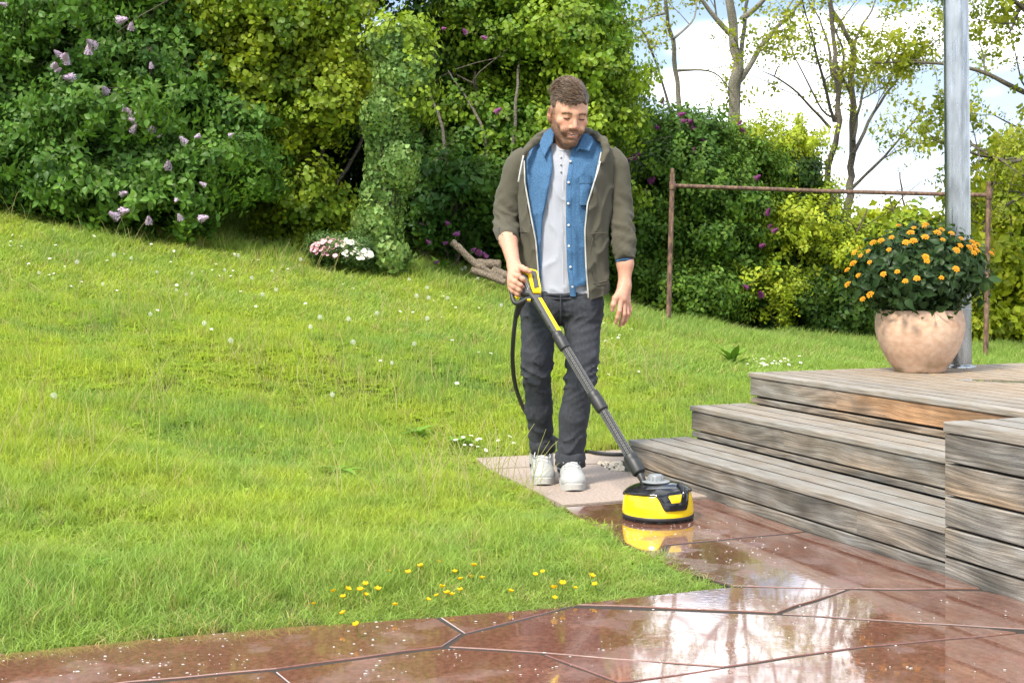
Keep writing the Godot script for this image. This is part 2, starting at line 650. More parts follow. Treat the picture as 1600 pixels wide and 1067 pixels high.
func lawn():
	for p in [[745, 716], [765, 733], [880, 790], [960, 838], [1060, 888], [1143, 916], [1000, 932], [890, 946], [690, 963], [440, 980], [220, 1000], [0, 1021], [-300, 1050], [-300, 1500], [2400, 1500], [2400, 1000], [1535, 921], [1474, 897], [1084, 770], [985, 737], [1030, 716], [990, 702]]:
		paved.append(gp(p[0], p[1]))
	walk = PackedVector2Array([gp(745, 716), gp(1143, 916), Vector2(1.4, 4.3), Vector2(3.2, 4.4), Vector2(5.5, 8.0), Vector2(1.3, 6.9), gp(990, 703)])
	for q in [Vector2(0, -0.12), Vector2(2.26, -0.12), Vector2(6.5, -0.12), Vector2(6.5, 4.2), Vector2(0, 4.2), Vector2(0, 0.66), Vector2(0, 0.33)]:
		decked.append(Vector2(0.564 + 0.365 * q.x + 0.931 * q.y, 6.40 - 0.931 * q.x + 0.365 * q.y))
	var xs := grow(-8.0, 8.0, 0.16, 900.0)
	var ds := grow(2.0, 20.0, 0.16, 900.0)
	var mb := MB.new()
	for d in ds:
		for x in xs:
			var y := ground(x, d)
			if d > 20.0:
				y = lerpf(y, -0.05, smoothstep(20.0, 60.0, d))
			mb.vert(Vector3(x, y, -d))
	for j in ds.size() - 1:
		for i in xs.size() - 1:
			var o := j * xs.size() + i
			mb.quad(o, o + xs.size(), o + xs.size() + 1, o + 1)
	structure(part("ground", mb.mesh(), M.soil))

func paving():
	var bed := MB.new()
	prism(bed, paved, -0.06, -0.0032)
	var pave := Node3D.new()
	pave.name = "paving"
	add_child(pave)
	structure(pave)
	part("joint_filling", bed.mesh(), M.joint, pave)
	# outlines of the irregular flags, measured on the ground; the last value says how wet they are
	var flags := [
		[[[745, 716], [985, 702], [1012, 716], [955, 722], [934, 724], [765, 732]], 0.0, 0.002],
		[[[767, 735], [934, 727], [955, 737], [990, 740], [1084, 770], [1106, 777], [975, 783], [880, 790]], 0.0, 0.006],
		[[[882, 792], [975, 785], [1108, 779], [1256, 829], [1043, 850], [1026, 871], [960, 839]], 1.0, -0.001],
		[[[1046, 853], [1261, 832], [1474, 897], [1532, 919], [1300, 919], [1145, 914], [1060, 888], [1032, 874]], 1.0, 0.0],
		[[[1146, 918], [1322, 922], [1214, 956], [905, 944], [1000, 933]], 1.0, 0.001],
		[[[1332, 922], [1537, 923], [1720, 962], [1720, 986], [1540, 978], [1224, 958]], 1.0, -0.001],
		[[[893, 950], [1215, 961], [1541, 982], [1590, 988], [1350, 1009], [1130, 1041], [850, 1019], [704, 1010], [728, 993]], 1.0, 0.0],
		[[[-10, 1023], [220, 1001], [440, 981], [680, 966], [720, 990], [688, 1009], [430, 1044], [205, 1064], [-160, 1105], [-300, 1060]], 1.0, 0.001],
		[[[690, 964], [884, 948], [727, 988]], 1.0, -0.001],
		[[[434, 1049], [692, 1014], [846, 1023], [956, 1066], [1040, 1110], [600, 1150], [470, 1080]], 1.0, 0.0],
		[[[854, 1023], [1126, 1044], [990, 1063], [964, 1064]], 1.0, 0.001],
		[[[968, 1069], [992, 1066], [1132, 1045], [1352, 1013], [1594, 991], [1740, 990], [2100, 1040], [1900, 1200], [1300, 1200], [1060, 1112]], 1.0, 0.0],
		[[[-150, 1112], [208, 1069], [426, 1049], [464, 1082], [590, 1152], [400, 1300], [-300, 1300]], 1.0, 0.0],
		[[[604, 1156], [1046, 1114], [1280, 1203], [1200, 1400], [430, 1400], [430, 1305]], 1.0, 0.001],
		[[[1290, 1207], [1910, 1207], [2300, 1400], [1210, 1400]], 1.0, 0.0]]
	for f in flags:
		var pts := []
		for p in f[0]:
			pts.append(gp(p[0], p[1]))
		var out := PackedVector2Array()
		for k in pts.size():                    # broken, slightly wavering edges
			var a: Vector2 = pts[k]
			var b: Vector2 = pts[(k + 1) % pts.size()]
			var n := maxi(1, int(a.distance_to(b) / 0.09))
			for s in n:
				var q := a.lerp(b, float(s) / n)
				out.append(q + Vector2(fine.get_noise_2d(q.x * 9.0, q.y * 9.0), fine.get_noise_2d(q.x * 9.0 + 40.0, q.y * 9.0)) * 0.006)
		var wider := Geometry2D.offset_polygon(out, 0.0022)
		if wider.size() == 1:
			out = wider[0]
		var mb := MB.new()
		var c := 0.86 + 0.28 * rng.randf()
		prism(mb, out, -0.05, f[2], 0.002, Color(c, c * (0.97 + 0.06 * rng.randf()), c))
		part("slab", mb.mesh(), M.stone_wet if f[1] > 0.5 else M.stone_dry, pave)

# ---------------------------------------------------------------- wooden deck, steps and block
func board(mb_len: float, lo: Vector3, hi: Vector3, tone: Callable, seed_u: float, shade_gaps := false) -> ArrayMesh:
	# a plank along x with softened long edges, its grain running along it
	var mb := MB.new()
	var n := maxi(2, int(mb_len / 0.08))
	var bev := 0.0012 if shade_gaps else 0.003
	var ring := [Vector2(lo.y, lo.z + bev), Vector2(lo.y + bev, lo.z), Vector2(hi.y - bev, lo.z), Vector2(hi.y, lo.z + bev), Vector2(hi.y, hi.z - bev), Vector2(hi.y - bev, hi.z), Vector2(lo.y + bev, hi.z), Vector2(lo.y, hi.z - bev)]
	var ends := []
	for s in 8:
		var a: Vector2 = ring[s]
		var b: Vector2 = ring[(s + 1) % 8]
		var va := 0.0
		for k in s:
			va += (ring[k + 1] - ring[k]).length()
		var vb := va + (b - a).length()
		var first := mb.v.size()
		for k in n + 1:
			var x := lerpf(lo.x, hi.x, float(k) / n)
			var gap_shade := 0.28 if shade_gaps and (s == 1 or s == 5) else 1.0       # shade of the gaps between boards, painted on their long sides
			mb.vert(Vector3(x, a.x, a.y), Vector2(x * 0.55 + seed_u, (va + seed_u * 0.37) * 2.6), tone.call(x, a.x, a.y) * gap_shade)
			mb.vert(Vector3(x, b.x, b.y), Vector2(x * 0.55 + seed_u, (vb + seed_u * 0.37) * 2.6), tone.call(x, b.x, b.y) * gap_shade)
		for k in n:
			mb.quad(first + k * 2, first + k * 2 + 2, first + k * 2 + 3, first + k * 2 + 1)
	for e in 2:
		var x := lo.x if e == 0 else hi.x
		var first := mb.v.size()
		for s in 8:
			var q: Vector2 = ring[s]
			mb.vert(Vector3(x, q.x, q.y), Vector2(q.x * 2.6 + seed_u, q.y * 2.6), tone.call(x, q.x, q.y))
		for s in range(1, 7):
			if e == 0:
				mb.tri(first, first + s, first + s + 1)
			else:
				mb.tri(first, first + s + 1, first + s)
	return mb.mesh()

func grey_tone(shift: float, warm: float, stain := 0.5) -> Callable:
	var g := Color(0.315, 0.297, 0.275)
	var w := Color(0.43, 0.315, 0.21)
	return func(x: float, y: float, z: float) -> Color:
		var n := lumpy.get_noise_3d(x * 1.1 + shift * 7.0, y * 7.0, z * 5.0 + shift * 3.0)
		var c := g.lerp(w, clampf(warm + (0.25 + stain) * 0.8 * n, 0.0, 1.0))
		var dark := 1.0 - stain * clampf(fine.get_noise_3d(x * 3.0, y * 9.0 + shift * 5.0, z * 4.0), 0.0, 1.0)
		if stain > 0.3:                                 # runs left by rain on the upright boards
			dark *= 1.0 - 0.35 * clampf(fine.get_noise_3d(x * 22.0, y * 3.0, shift * 4.0) + 0.4 * fine.get_noise_3d(x * 2.0, 0.0, shift), 0.0, 1.0)
		return c * dark * (0.92 + 0.16 * fposmod(shift * 3.7, 1.0))

func deck_and_steps():

	var place := Transform3D(Basis(Vector3(0.365, 0, 0.931), Vector3.UP, Vector3(-0.931, 0, 0.365)), Vector3(0.564, 0, -6.40))
	var made := func(called: String, label: String, category: String, group := "") -> Node3D:
		var o := thing(called, label, category, Vector3.ZERO, group)
		o.transform = place
		return o
	var nr := [0, 0]
	var put := func(o: Node3D, called: String, lo: Vector3, hi: Vector3, warm: float, stain := 0.5, tone = null):
		nr[0] += 1
		var t: Callable = tone if tone != null else grey_tone(nr[0] * 1.37, warm, stain)
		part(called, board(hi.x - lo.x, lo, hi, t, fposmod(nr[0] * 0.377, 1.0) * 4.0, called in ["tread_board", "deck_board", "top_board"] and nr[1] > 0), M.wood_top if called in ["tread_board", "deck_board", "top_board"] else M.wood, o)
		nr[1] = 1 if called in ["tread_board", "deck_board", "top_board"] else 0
	var tread := 0.024
	# lower step
	var s1: Node3D = made.call("wooden_step", "lowest weathered wooden step, right beside the yellow cleaner on the paving", "step", "weathered wooden steps up to the deck")
	put.call(s1, "riser_board", Vector3(0, -0.03, -0.026), Vector3(2.262, 0.034, 0), 0.0, 0.8)
	put.call(s1, "riser_board", Vector3(0, 0.041, -0.026), Vector3(2.262, 0.128, 0.001), 0.02, 0.75)
	var z := 0.006
	for k in 3:
		put.call(s1, "tread_board", Vector3(-0.006, 0.131, z - 0.098), Vector3(2.262, 0.131 + tread, z), 0.06, 0.10)
		z -= 0.1125
	var core := MB.new()
	slab_box(core, Vector3(0.02, -0.03, -0.33), Vector3(2.25, 0.122, -0.03), 0.003)
	part("frame", core.mesh(), M.dark, s1)
	# middle step
	var s2: Node3D = made.call("wooden_step", "middle weathered wooden step, above the lowest step and below the deck", "step", "weathered wooden steps up to the deck")
	put.call(s2, "riser_board", Vector3(0.004, 0.157, -0.358), Vector3(2.262, 0.184, -0.332), 0.05, 0.6)
	put.call(s2, "riser_board", Vector3(0.002, 0.191, -0.358), Vector3(2.262, 0.278, -0.331), 0.28, 0.7)
	z = -0.325
	for k in 3:
		put.call(s2, "tread_board", Vector3(-0.006, 0.281, z - 0.098), Vector3(2.262, 0.281 + tread, z), 0.16, 0.12)
		z -= 0.1125
	put.call(s2, "side_board", Vector3(-0.001, -0.03, -0.66), Vector3(0.025, 0.15, -0.36), 0.05)
	core = MB.new()
	slab_box(core, Vector3(0.03, -0.03, -0.66), Vector3(2.25, 0.272, -0.362), 0.003)
	part("frame", core.mesh(), M.dark, s2)
	# deck
	var dk: Node3D = made.call("wooden_deck", "wide weathered wooden deck carrying the potted plant and the metal post", "deck")
	put.call(dk, "riser_board", Vector3(0.004, 0.307, -0.688), Vector3(6.2, 0.335, -0.662), 0.45, 0.7)
	var cleaned := func(x: float, y: float, zz: float) -> Color:       # the cleaned stretch shows bare orange wood
		var n := lumpy.get_noise_3d(x * 1.8, y * 7.0, 3.0)
		var c := Color(0.38, 0.355, 0.32).lerp(Color(0.56, 0.33, 0.18), smoothstep(0.35, 1.25, x + 0.6 * n))
		c = c.lerp(Color(0.46, 0.27, 0.15), smoothstep(1.1, 1.7, x + 0.6 * n))
		return c * (1.0 - 0.5 * clampf(fine.get_noise_3d(x * 4.0, y * 16.0, 1.0), 0.0, 1.0))
	put.call(dk, "riser_board", Vector3(0.002, 0.345, -0.688), Vector3(6.2, 0.43, -0.661), 0.5, 0.5, cleaned)
	z = -0.655
	var rows := 0
	while z > -4.1:
		var warm := 0.18 + 0.45 * smoothstep(0, 6, rows) * (1.0 - smoothstep(12, 22, rows))
		put.call(dk, "deck_board", Vector3(-0.006 - 0.004 * rng.randf(), 0.432, z - 0.083), Vector3(6.2, 0.432 + tread, z), warm, 0.10)
		z -= 0.0978
		rows += 1
	put.call(dk, "side_board", Vector3(-0.001, 0.0, -4.05), Vector3(0.02, 0.42, -0.70), 0.05)
	core = MB.new()
	slab_box(core, Vector3(0.03, -0.05, -4.08), Vector3(6.18, 0.424, -0.692), 0.003)
	part("frame", core.mesh(), M.dark, dk)
	# block at the right
	var bl: Node3D = made.call("wooden_block", "tall weathered block of stacked boards at the right end of the steps", "bench")
	var y := -0.03
	var hs := [0.087, 0.087, 0.092, 0.096, 0.0875]
	for k in 5:
		put.call(bl, "front_board", Vector3(2.266, y, -0.02), Vector3(4.6, y + hs[k], 0.008), [0.0, 0.02, 0.0, 0.42, 0.12][k], 0.7)
		put.call(bl, "side_board", Vector3(2.266, y, -0.62), Vector3(2.294, y + hs[k], -0.022), 0.1)
		y += hs[k] + 0.0085
	y += -0.004
	z = 0.012
	for k in 6:
		put.call(bl, "top_board", Vector3(2.262, y, z - 0.095), Vector3(4.6, y + 0.034, z), 0.02, 0.15)
		z -= 0.109
	core = MB.new()
	slab_box(core, Vector3(2.30, -0.03, -0.61), Vector3(4.58, y - 0.004, -0.026), 0.003)
	part("frame", core.mesh(), M.dark, bl)

# ---------------------------------------------------------------- shrubs and trees
func leaf(mb: MB, at: Vector3, along: Vector3, up: Vector3, length: float, width: float, c: Color, curl := 0.25, prof := [0.62, 1.0, 0.62]):
	along = along.normalized()
	var side := along.cross(up).normalized()
	up = side.cross(along)
	var ids := [mb.vert(at, Vector2.ZERO, c)]
	var n := prof.size()
	for k in n:
		var t := float(k + 1) / (n + 1)
		var m := at + along * length * t - up * curl * length * t * t
		var w: float = prof[k] * width * 0.5
		ids.append(mb.vert(m - side * w + up * w * 0.30, Vector2.ZERO, c))
		ids.append(mb.vert(m, Vector2.ZERO, c * 0.93))
		ids.append(mb.vert(m + side * w + up * w * 0.30, Vector2.ZERO, c))
	var tip := mb.vert(at + along * length - up * curl * length, Vector2.ZERO, c)
	mb.tri(ids[0], ids[1], ids[2]); mb.tri(ids[0], ids[2], ids[3])
	for k in n - 1:
		var o := 1 + k * 3
		mb.quad(ids[o], ids[o + 3], ids[o + 4], ids[o + 1])
		mb.quad(ids[o + 1], ids[o + 4], ids[o + 5], ids[o + 2])
	var q := 1 + (n - 1) * 3
	mb.tri(ids[q], tip, ids[q + 1]); mb.tri(ids[q + 1], tip, ids[q + 2])

func sprig(kind: String, r: RandomNumberGenerator) -> ArrayMesh:
	# a twig along +y with its leaves
	var mb := MB.new()
	var spec = {
		"lilac": [0.20, 12, 0.078, 0.050, [0.85, 0.95, 0.5], 0.35, 2],
		"hazel": [0.22, 11, 0.056, 0.050, [0.75, 1.0, 0.75], 0.2, 1],
		"ivy": [0.10, 8, 0.052, 0.050, [1.0, 0.75, 0.35], 0.15, 1],
		"small": [0.20, 16, 0.044, 0.026, [0.7, 1.0, 0.6], 0.2, 2],
		"maple": [0.26, 9, 0.090, 0.095, [0.55, 1.0, 0.45], 0.35, 2],
		"sparse": [0.26, 6, 0.058, 0.042, [0.6, 1.0, 0.5], 0.5, 1],
		"hanging": [0.22, 8, 0.062, 0.055, [0.55, 1.0, 0.45], 0.5, 2],
		"lantana": [0.11, 10, 0.050, 0.030, [0.8, 0.95, 0.5], 0.5, 2],
		"herb": [0.10, 12, 0.030, 0.012, [0.8, 1.0, 0.6], 0.3, 1]}[kind]
	tube(mb, [Vector3.ZERO, Vector3(0.006, spec[0] * 0.5, 0.004), Vector3(0, spec[0], 0)], [0.0028, 0.002, 0.001], 3, Color(0.5, 0.42, 0.3), false)
	var n: int = spec[1]
	for k in n:
		var t: float = (k / int(spec[6]) + 0.6) / (n / float(spec[6]))
		var a: float = (k % 2) * PI + (k / 2) * 1.57 if spec[6] == 2 else k * 2.4
		a += r.randf_range(-0.4, 0.4)
		var out := Vector3(cos(a), r.randf_range(-0.1, 0.75), sin(a)).normalized()
		var s := r.randf_range(0.7, 1.15) * (0.72 if t > 0.85 else 1.0)
		var c := r.randf_range(0.72, 1.25)
		leaf(mb, Vector3(0, spec[0] * t, 0) + out * 0.012, out, (Vector3.UP + Vector3(r.randf_range(-0.5, 0.5), 0, r.randf_range(-0.5, 0.5))), spec[2] * s, spec[3] * s, Color(c * (1.0 + r.randf_range(-0.08, 0.14)), c, c * r.randf_range(0.8, 1.1)), spec[5] * r.randf_range(0.4, 1.6), spec[4])
	return mb.mesh()

var sprigs := {}
func get_sprig(kind: String) -> ArrayMesh:
	if not sprigs.has(kind):
		var r := RandomNumberGenerator.new()
		r.seed = hash(kind) % 1000 + 3
		sprigs[kind] = sprig(kind, r)
	return sprigs[kind]

# blobs: [centre, radii]; leaves gather towards the outside and leave gaps between clumps
func foliage(parent: Node3D, kind: String, blobs: Array, n: int, a: Color, b: Color, size := 1.0, sd := 1, gap := -0.25, droop := 0.2, deep := 0.55, freq := 1.6, called := "foliage", clump := 0.30):
	var r := RandomNumberGenerator.new()
	r.seed = sd
	var weight := []
	var sum := 0.0
	if clump > 0.0:                                  # break every mass up into smaller boughs
		var boughs := []
		for q in blobs:
			var c: Vector3 = q[0]
			var e: Vector3 = q[1]
			boughs.append([c, e * 0.72])
			var m := (e.x + e.y + e.z) / 3.0
			for k in int(clamp(e.x * e.y * 26.0, 8, 40)):
				var u := Vector3(r.randfn(), r.randfn(), r.randfn()).normalized()
				var w := clump * r.randf_range(0.55, 1.25)
				boughs.append([c + u * e * r.randf_range(0.55, 0.98), Vector3(w * r.randf_range(0.9, 1.5), w * r.randf_range(0.55, 0.9), w)])
		blobs = boughs
	for q in blobs:
		var e: Vector3 = q[1]
		sum += e.x * e.y + e.y * e.z + e.x * e.z
		weight.append(sum)
	var where := []
	var tint := []
	var tries := 0
	while where.size() < n and tries < n * 6:
		tries += 1
		var pick := r.randf() * sum
		var i := 0
		while weight[i] < pick:
			i += 1
		var dir := Vector3(r.randfn(), r.randfn(), r.randfn()).normalized()
		var t := 1.0 - deep * pow(r.randf(), 1.7)
		var c: Vector3 = blobs[i][0]
		var e: Vector3 = blobs[i][1]
		var bump := 1.0 + 0.30 * lumpy.get_noise_3d(dir.x * 2.2 + c.x, dir.y * 2.2 + c.y * 2.0, dir.z * 2.2 + sd)
		var p := c + dir * e * t * bump
		if p.y < -0.1:
			continue
		var g := fine.get_noise_3d(p.x * freq + sd, p.y * freq * 1.25, p.z * freq)
		if g < gap * r.randf_range(0.6, 1.4):
			continue
		var y := (dir * Vector3(1, 0.8, 1) + Vector3(r.randfn() * 0.45, 0.25 + r.randfn() * 0.4 - droop, r.randfn() * 0.45))
		var s := size * r.randf_range(0.75, 1.3)
		where.append(Transform3D(up_basis(y, r.randf() * TAU).scaled(Vector3(s, s, s)), p - parent.position))
		var k := clampf(0.5 + 0.75 * lumpy.get_noise_3d(p.x * 0.9, p.y * 0.9 + 30.0, p.z * 0.9) + r.randfn() * 0.2, 0.0, 1.0)
		tint.append(a.lerp(b, k) * 1.4 * r.randf_range(0.8, 1.2))
	copies(called, get_sprig(kind), M.leaf, where, tint, parent)

func blob(x: float, y: float, d: float, rx: float, ry: float, rz := 0.9) -> Array:    # measured centre and radii in pixels, depth radius in metres
	return [pt(x, y, d), Vector3(rx * d / FOCAL, ry * d / FOCAL, rz)]

func limb(mb: MB, path: Array, r0: float, r1: float, c: Color, sides := 7, knots := 5):
	var p := smooth_path(path, knots)
	var rad := []
	for k in p.size():
		rad.append(lerpf(r0, r1, pow(float(k) / (p.size() - 1), 0.8)))
		if k > 0 and k < p.size() - 1:
			p[k] += Vector3(fine.get_noise_2d(p[k].y * 3.0, p[k].x), 0, fine.get_noise_2d(p[k].y * 3.0, 9.0 + p[k].x)) * r0 * 0.5
	tube(mb, p, rad, sides, c)

func twig_tree(mb: MB, at: Vector3, dir: Vector3, length: float, rad: float, level: int, r: RandomNumberGenerator, tips: Array, c: Color):
	var pts := [at]
	var d := dir.normalized()
	var p := at
	for k in 4:
		d = (d + Vector3(r.randfn(), r.randfn() * 0.6 + 0.18, r.randfn()) * 0.16).normalized()
		p += d * length / 4.0
		pts.append(p)
	var rr := []
	for k in 5:
		rr.append(lerpf(rad, rad * 0.45, k / 4.0))
	tube(mb, pts, rr, 6 if level > 1 else 4, c)
	for q in [pts[2], pts[3], pts[4]]:
		tips.append([q, d])
	if level <= 0:
		return
	for k in r.randi_range(2, 4):
		var t := r.randi_range(1, 4)
		var side := Vector3(r.randfn(), r.randfn() * 0.5 + 0.25, r.randfn()).normalized()
		twig_tree(mb, pts[t], (d + side * 0.95).normalized(), length * r.randf_range(0.5, 0.75), rr[t] * 0.62, level - 1, r, tips, c)

var panicle: ArrayMesh
func lilac_panicle() -> ArrayMesh:
	var r := RandomNumberGenerator.new()
	r.seed = 77
	var mb := MB.new()
	lathe(mb, [Vector2(0.0, 0.0), Vector2(0.020, 0.02), Vector2(0.014, 0.07), Vector2(0.0, 0.10)], 8, Color(0.6, 0.55, 0.6))
	for k in 230:
		var t := r.randf()
		var rad := 0.046 * (1.0 - t * 0.7) * sqrt(r.randf_range(0.3, 1.4))
		var a := r.randf() * TAU
		var c := Vector3(cos(a) * rad, t * 0.11, sin(a) * rad)
		var n := Vector3(cos(a), 0.35, sin(a)).normalized()
		var x := n.cross(Vector3.UP).normalized()
		var y := x.cross(n)
		var s := r.randf_range(0.007, 0.012)
		var g := r.randf_range(0.7, 1.2)
		for q in 2:
			var u := (x + y * (1 if q == 0 else -1)).normalized() * s
			var w := n.cross(u) * 0.45
			mb.face([c - u, c - w + n * 0.002, c + u, c + w + n * 0.002], Color(g, g * r.randf_range(0.85, 1.1), g))
	return mb.mesh()

func panicles(parent: Node3D, spots: Array, mat_: Material, size := 1.0):
	if panicle == null:
		panicle = lilac_panicle()
	for s in spots:
		var o := part("flower_cluster", panicle, mat_, parent, pt(s[0], s[1], s[2]) - parent.position)
		o.basis = up_basis(Vector3(rng.randfn() * 0.8, 0.55 + rng.randfn() * 0.4, 0.7), rng.randf() * TAU).scaled(Vector3.ONE * size * rng.randf_range(0.5, 1.0))

func shrub(called: String, label: String, category: String, x: float, d: float, group := "") -> Node3D:
	return thing(called, label, category, Vector3((x - 800.0) * d / FOCAL, ground((x - 800.0) * d / FOCAL, d), -d), group)

func stems(o: Node3D, n: int, height: float, spread: float, rad: float, c: Color, sd: int, called := "stem"):
	var r := RandomNumberGenerator.new()
	r.seed = sd
	for k in n:
		var mb := MB.new()
		var a := r.randf() * TAU
		var b := Vector3(cos(a), 0, sin(a)) * r.randf_range(0.05, 0.22)
		var top := b + Vector3(cos(a) * spread * r.randf(), height * r.randf_range(0.7, 1.0), sin(a) * spread * r.randf() * 0.6)
		var m1 := b.lerp(top, 0.35) + Vector3(r.randfn(), 0, r.randfn()) * 0.08
		var m2 := b.lerp(top, 0.7) + Vector3(r.randfn(), 0, r.randfn()) * 0.10
		limb(mb, [b - Vector3(0, 0.1, 0), m1, m2, top], rad * r.randf_range(0.7, 1.2), rad * 0.3, c)
		for j in r.randi_range(3, 6):
			var s := m1.lerp(top, r.randf())
			limb(mb, [s, s + Vector3(r.randfn() * 0.2, 0.15, r.randfn() * 0.15), s + Vector3(r.randfn() * 0.5, 0.35 + r.randfn() * 0.2, r.randfn() * 0.4)], rad * 0.35, 0.003, c, 5, 3)
		part(called, mb.mesh(), M.bark, o)

func hedge():
	var bark := Color(0.20, 0.16, 0.115)
	var pale_f := leafy(0.3, 0.7); pale_f.albedo_color = lin(0.66, 0.53, 0.68)
	var purple_f := leafy(0.3, 0.7); purple_f.albedo_color = lin(0.40, 0.12, 0.35)
	var dark_f := leafy(0.3, 0.7); dark_f.albedo_color = lin(0.27, 0.06, 0.22)
	# lilacs at the left
	var o := shrub("lilac_bush", "dark green lilac bush with pale lilac flower clusters in the left corner of the hedge", "bush", 60, 12.6)
	foliage(o, "lilac", [blob(20, 120, 12.9, 190, 160), blob(-120, 60, 12.8, 160, 250), blob(110, 240, 12.4, 160, 90, 0.7), blob(-10, 250, 12.3, 150, 100, 0.6), blob(40, -80, 13.2, 220, 170)], 9500, Color(0.045, 0.105, 0.020), Color(0.095, 0.19, 0.030), 0.9, 11, -0.3, 0.5, 0.6)
	stems(o, 7, 2.2, 1.0, 0.03, bark, 61)
	panicles(o, [[92, 86, 11.85], [104, 100, 11.85], [88, 112, 11.85], [112, 122, 11.85], [146, 72, 12.0], [8, 8, 11.9], [184, 32, 12.1], [204, 45, 12.1], [84, 104, 11.8], [100, 90, 11.8], [138, 84, 12.0], [236, 106, 12.1]], pale_f, 1.0)
	o = shrub("lilac_bush", "lilac bush full of pale flowers leaning over the top of the lawn", "bush", 260, 12.9)
	foliage(o, "lilac", [blob(235, 215, 12.7, 150, 110, 0.8), blob(300, 290, 12.4, 105, 75, 0.6), blob(180, 285, 12.3, 120, 70, 0.55), blob(255, 120, 13.2, 120, 110), blob(200, 0, 13.4, 160, 140)], 8500, Color(0.042, 0.10, 0.019), Color(0.10, 0.195, 0.028), 0.9, 12, -0.3, 0.5, 0.6)
	stems(o, 6, 1.9, 0.8, 0.03, bark, 62)
	panicles(o, [[166, 144, 12.0], [158, 188, 11.9], [192, 172, 11.9], [206, 180, 11.9], [212, 190, 11.9], [205, 206, 11.9], [236, 204, 11.9], [246, 212, 11.9], [289, 223, 11.9], [311, 212, 12.0], [358, 212, 12.1], [262, 262, 11.9], [320, 290, 11.8], [275, 312, 11.8], [282, 343, 11.7], [312, 342, 11.8], [190, 303, 11.7], [188, 330, 11.6], [183, 340, 11.6], [232, 348, 11.6]], pale_f, 0.85)
	# hazel between the lilacs and the ivy trunk
	o = shrub("hazel_bush", "tall yellow-green hazel with thin bare stems left of the ivy-covered trunk", "bush", 462, 13.8)
	foliage(o, "hazel", [blob(430, 40, 13.8, 170, 110, 1.0), blob(320, 70, 13.4, 110, 60, 0.6), blob(470, 180, 13.5, 100, 80, 0.6), blob(400, 150, 13.6, 110, 70, 0.7), blob(525, 110, 13.8, 70, 100, 0.5), blob(470, 330, 13.4, 60, 50, 0.4), blob(400, -130, 14.2, 280, 150, 1.4)], 9000, Color(0.085, 0.15, 0.014), Color(0.24, 0.29, 0.022), 1.0, 13, -0.12, 0.35, 0.7, 2.0)
	var mb: MB
	for s in [[440, 372, 447, 250, 440, 140, 0.045], [456, 376, 462, 260, 470, 120, 0.05], [470, 378, 474, 270, 500, 150, 0.05], [484, 380, 500, 250, 540, 130, 0.035], [462, 380, 456, 260, 420, 100, 0.04], [500, 385, 520, 300, 560, 230, 0.03]]:
		mb = MB.new()
		limb(mb, [pt(s[0], s[1] + 12, 13.7) - o.position, pt(s[2], s[3], 13.7) - o.position, pt(s[4], s[5], 13.9) - o.position, pt(s[4] + (s[4] - s[2]) * 1.5, s[5] - 160, 14.0) - o.position], s[6], 0.012, bark)
		part("stem", mb.mesh(), M.bark, o)
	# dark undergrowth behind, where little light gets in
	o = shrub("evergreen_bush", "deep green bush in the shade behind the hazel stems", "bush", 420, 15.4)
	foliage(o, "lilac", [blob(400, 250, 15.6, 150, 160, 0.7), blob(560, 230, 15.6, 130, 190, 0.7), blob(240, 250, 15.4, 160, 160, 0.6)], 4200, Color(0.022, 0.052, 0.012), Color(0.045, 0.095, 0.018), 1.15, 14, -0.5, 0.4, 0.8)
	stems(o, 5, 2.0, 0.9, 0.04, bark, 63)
	# trunk wrapped in ivy
	o = shrub("ivy_covered_trunk", "broken tree trunk wholly wrapped in climbing ivy, beside the flowering marguerite", "tree", 612, 12.7)
	mb = MB.new()
	limb(mb, [pt(598, 425, 12.7) - o.position, pt(598, 300, 12.7) - o.position, pt(612, 180, 12.7) - o.position, pt(622, 60, 12.7) - o.position], 0.17, 0.12, bark, 10)
	part("trunk", mb.mesh(), M.bark, o)
	foliage(o, "ivy", [blob(628, 90, 12.7, 25, 42, 0.2), blob(620, 150, 12.7, 25, 70, 0.2), blob(607, 230, 12.7, 22, 80, 0.18), blob(597, 320, 12.7, 21, 75, 0.17), blob(593, 390, 12.7, 24, 35, 0.2), blob(640, 120, 12.65, 24, 30, 0.2), blob(612, 70, 12.7, 26, 22, 0.2), blob(596, 185, 12.6, 20, 26, 0.16), blob(622, 262, 12.6, 18, 30, 0.16), blob(584, 345, 12.6, 19, 24, 0.16), blob(608, 400, 12.55, 24, 18, 0.18)], 4200, Color(0.10, 0.19, 0.05), Color(0.25, 0.36, 0.115), 1.0, 15, -0.9, 0.9, 0.22, 1.6, "foliage", 0.0)
	foliage(o, "hazel", [blob(626, 62, 12.7, 34, 18, 0.25), blob(650, 130, 12.7, 10, 50, 0.2)], 200, Color(0.16, 0.24, 0.025), Color(0.26, 0.34, 0.035), 0.9, 16, -0.8, 0.0, 0.5, 1.6, "young_shoots", 0.0)
	# hedge behind the man
	o = shrub("hornbeam_hedge", "dense bright green hornbeam hedge right behind the man", "hedge", 780, 14.9)
	foliage(o, "hazel", [blob(790, 60, 14.9, 110, 110, 1.0), blob(860, 110, 14.9, 100, 130, 1.0), blob(935, 140, 15.0, 55, 100, 0.8), blob(815, 220, 14.6, 120, 90, 0.8), blob(920, 240, 14.8, 75, 80, 0.7), blob(710, -110, 15.2, 170, 140, 1.2), blob(840, -50, 15.1, 70, 90, 1.0), blob(905, 20, 15.2, 32, 50, 0.6)], 15000, Color(0.07, 0.145, 0.016), Color(0.205, 0.285, 0.024), 1.0, 17, -0.28, 0.25, 0.65, 1.8)
	stems(o, 9, 2.4, 1.3, 0.035, Color(0.26, 0.22, 0.17), 64)
	mb = MB.new()
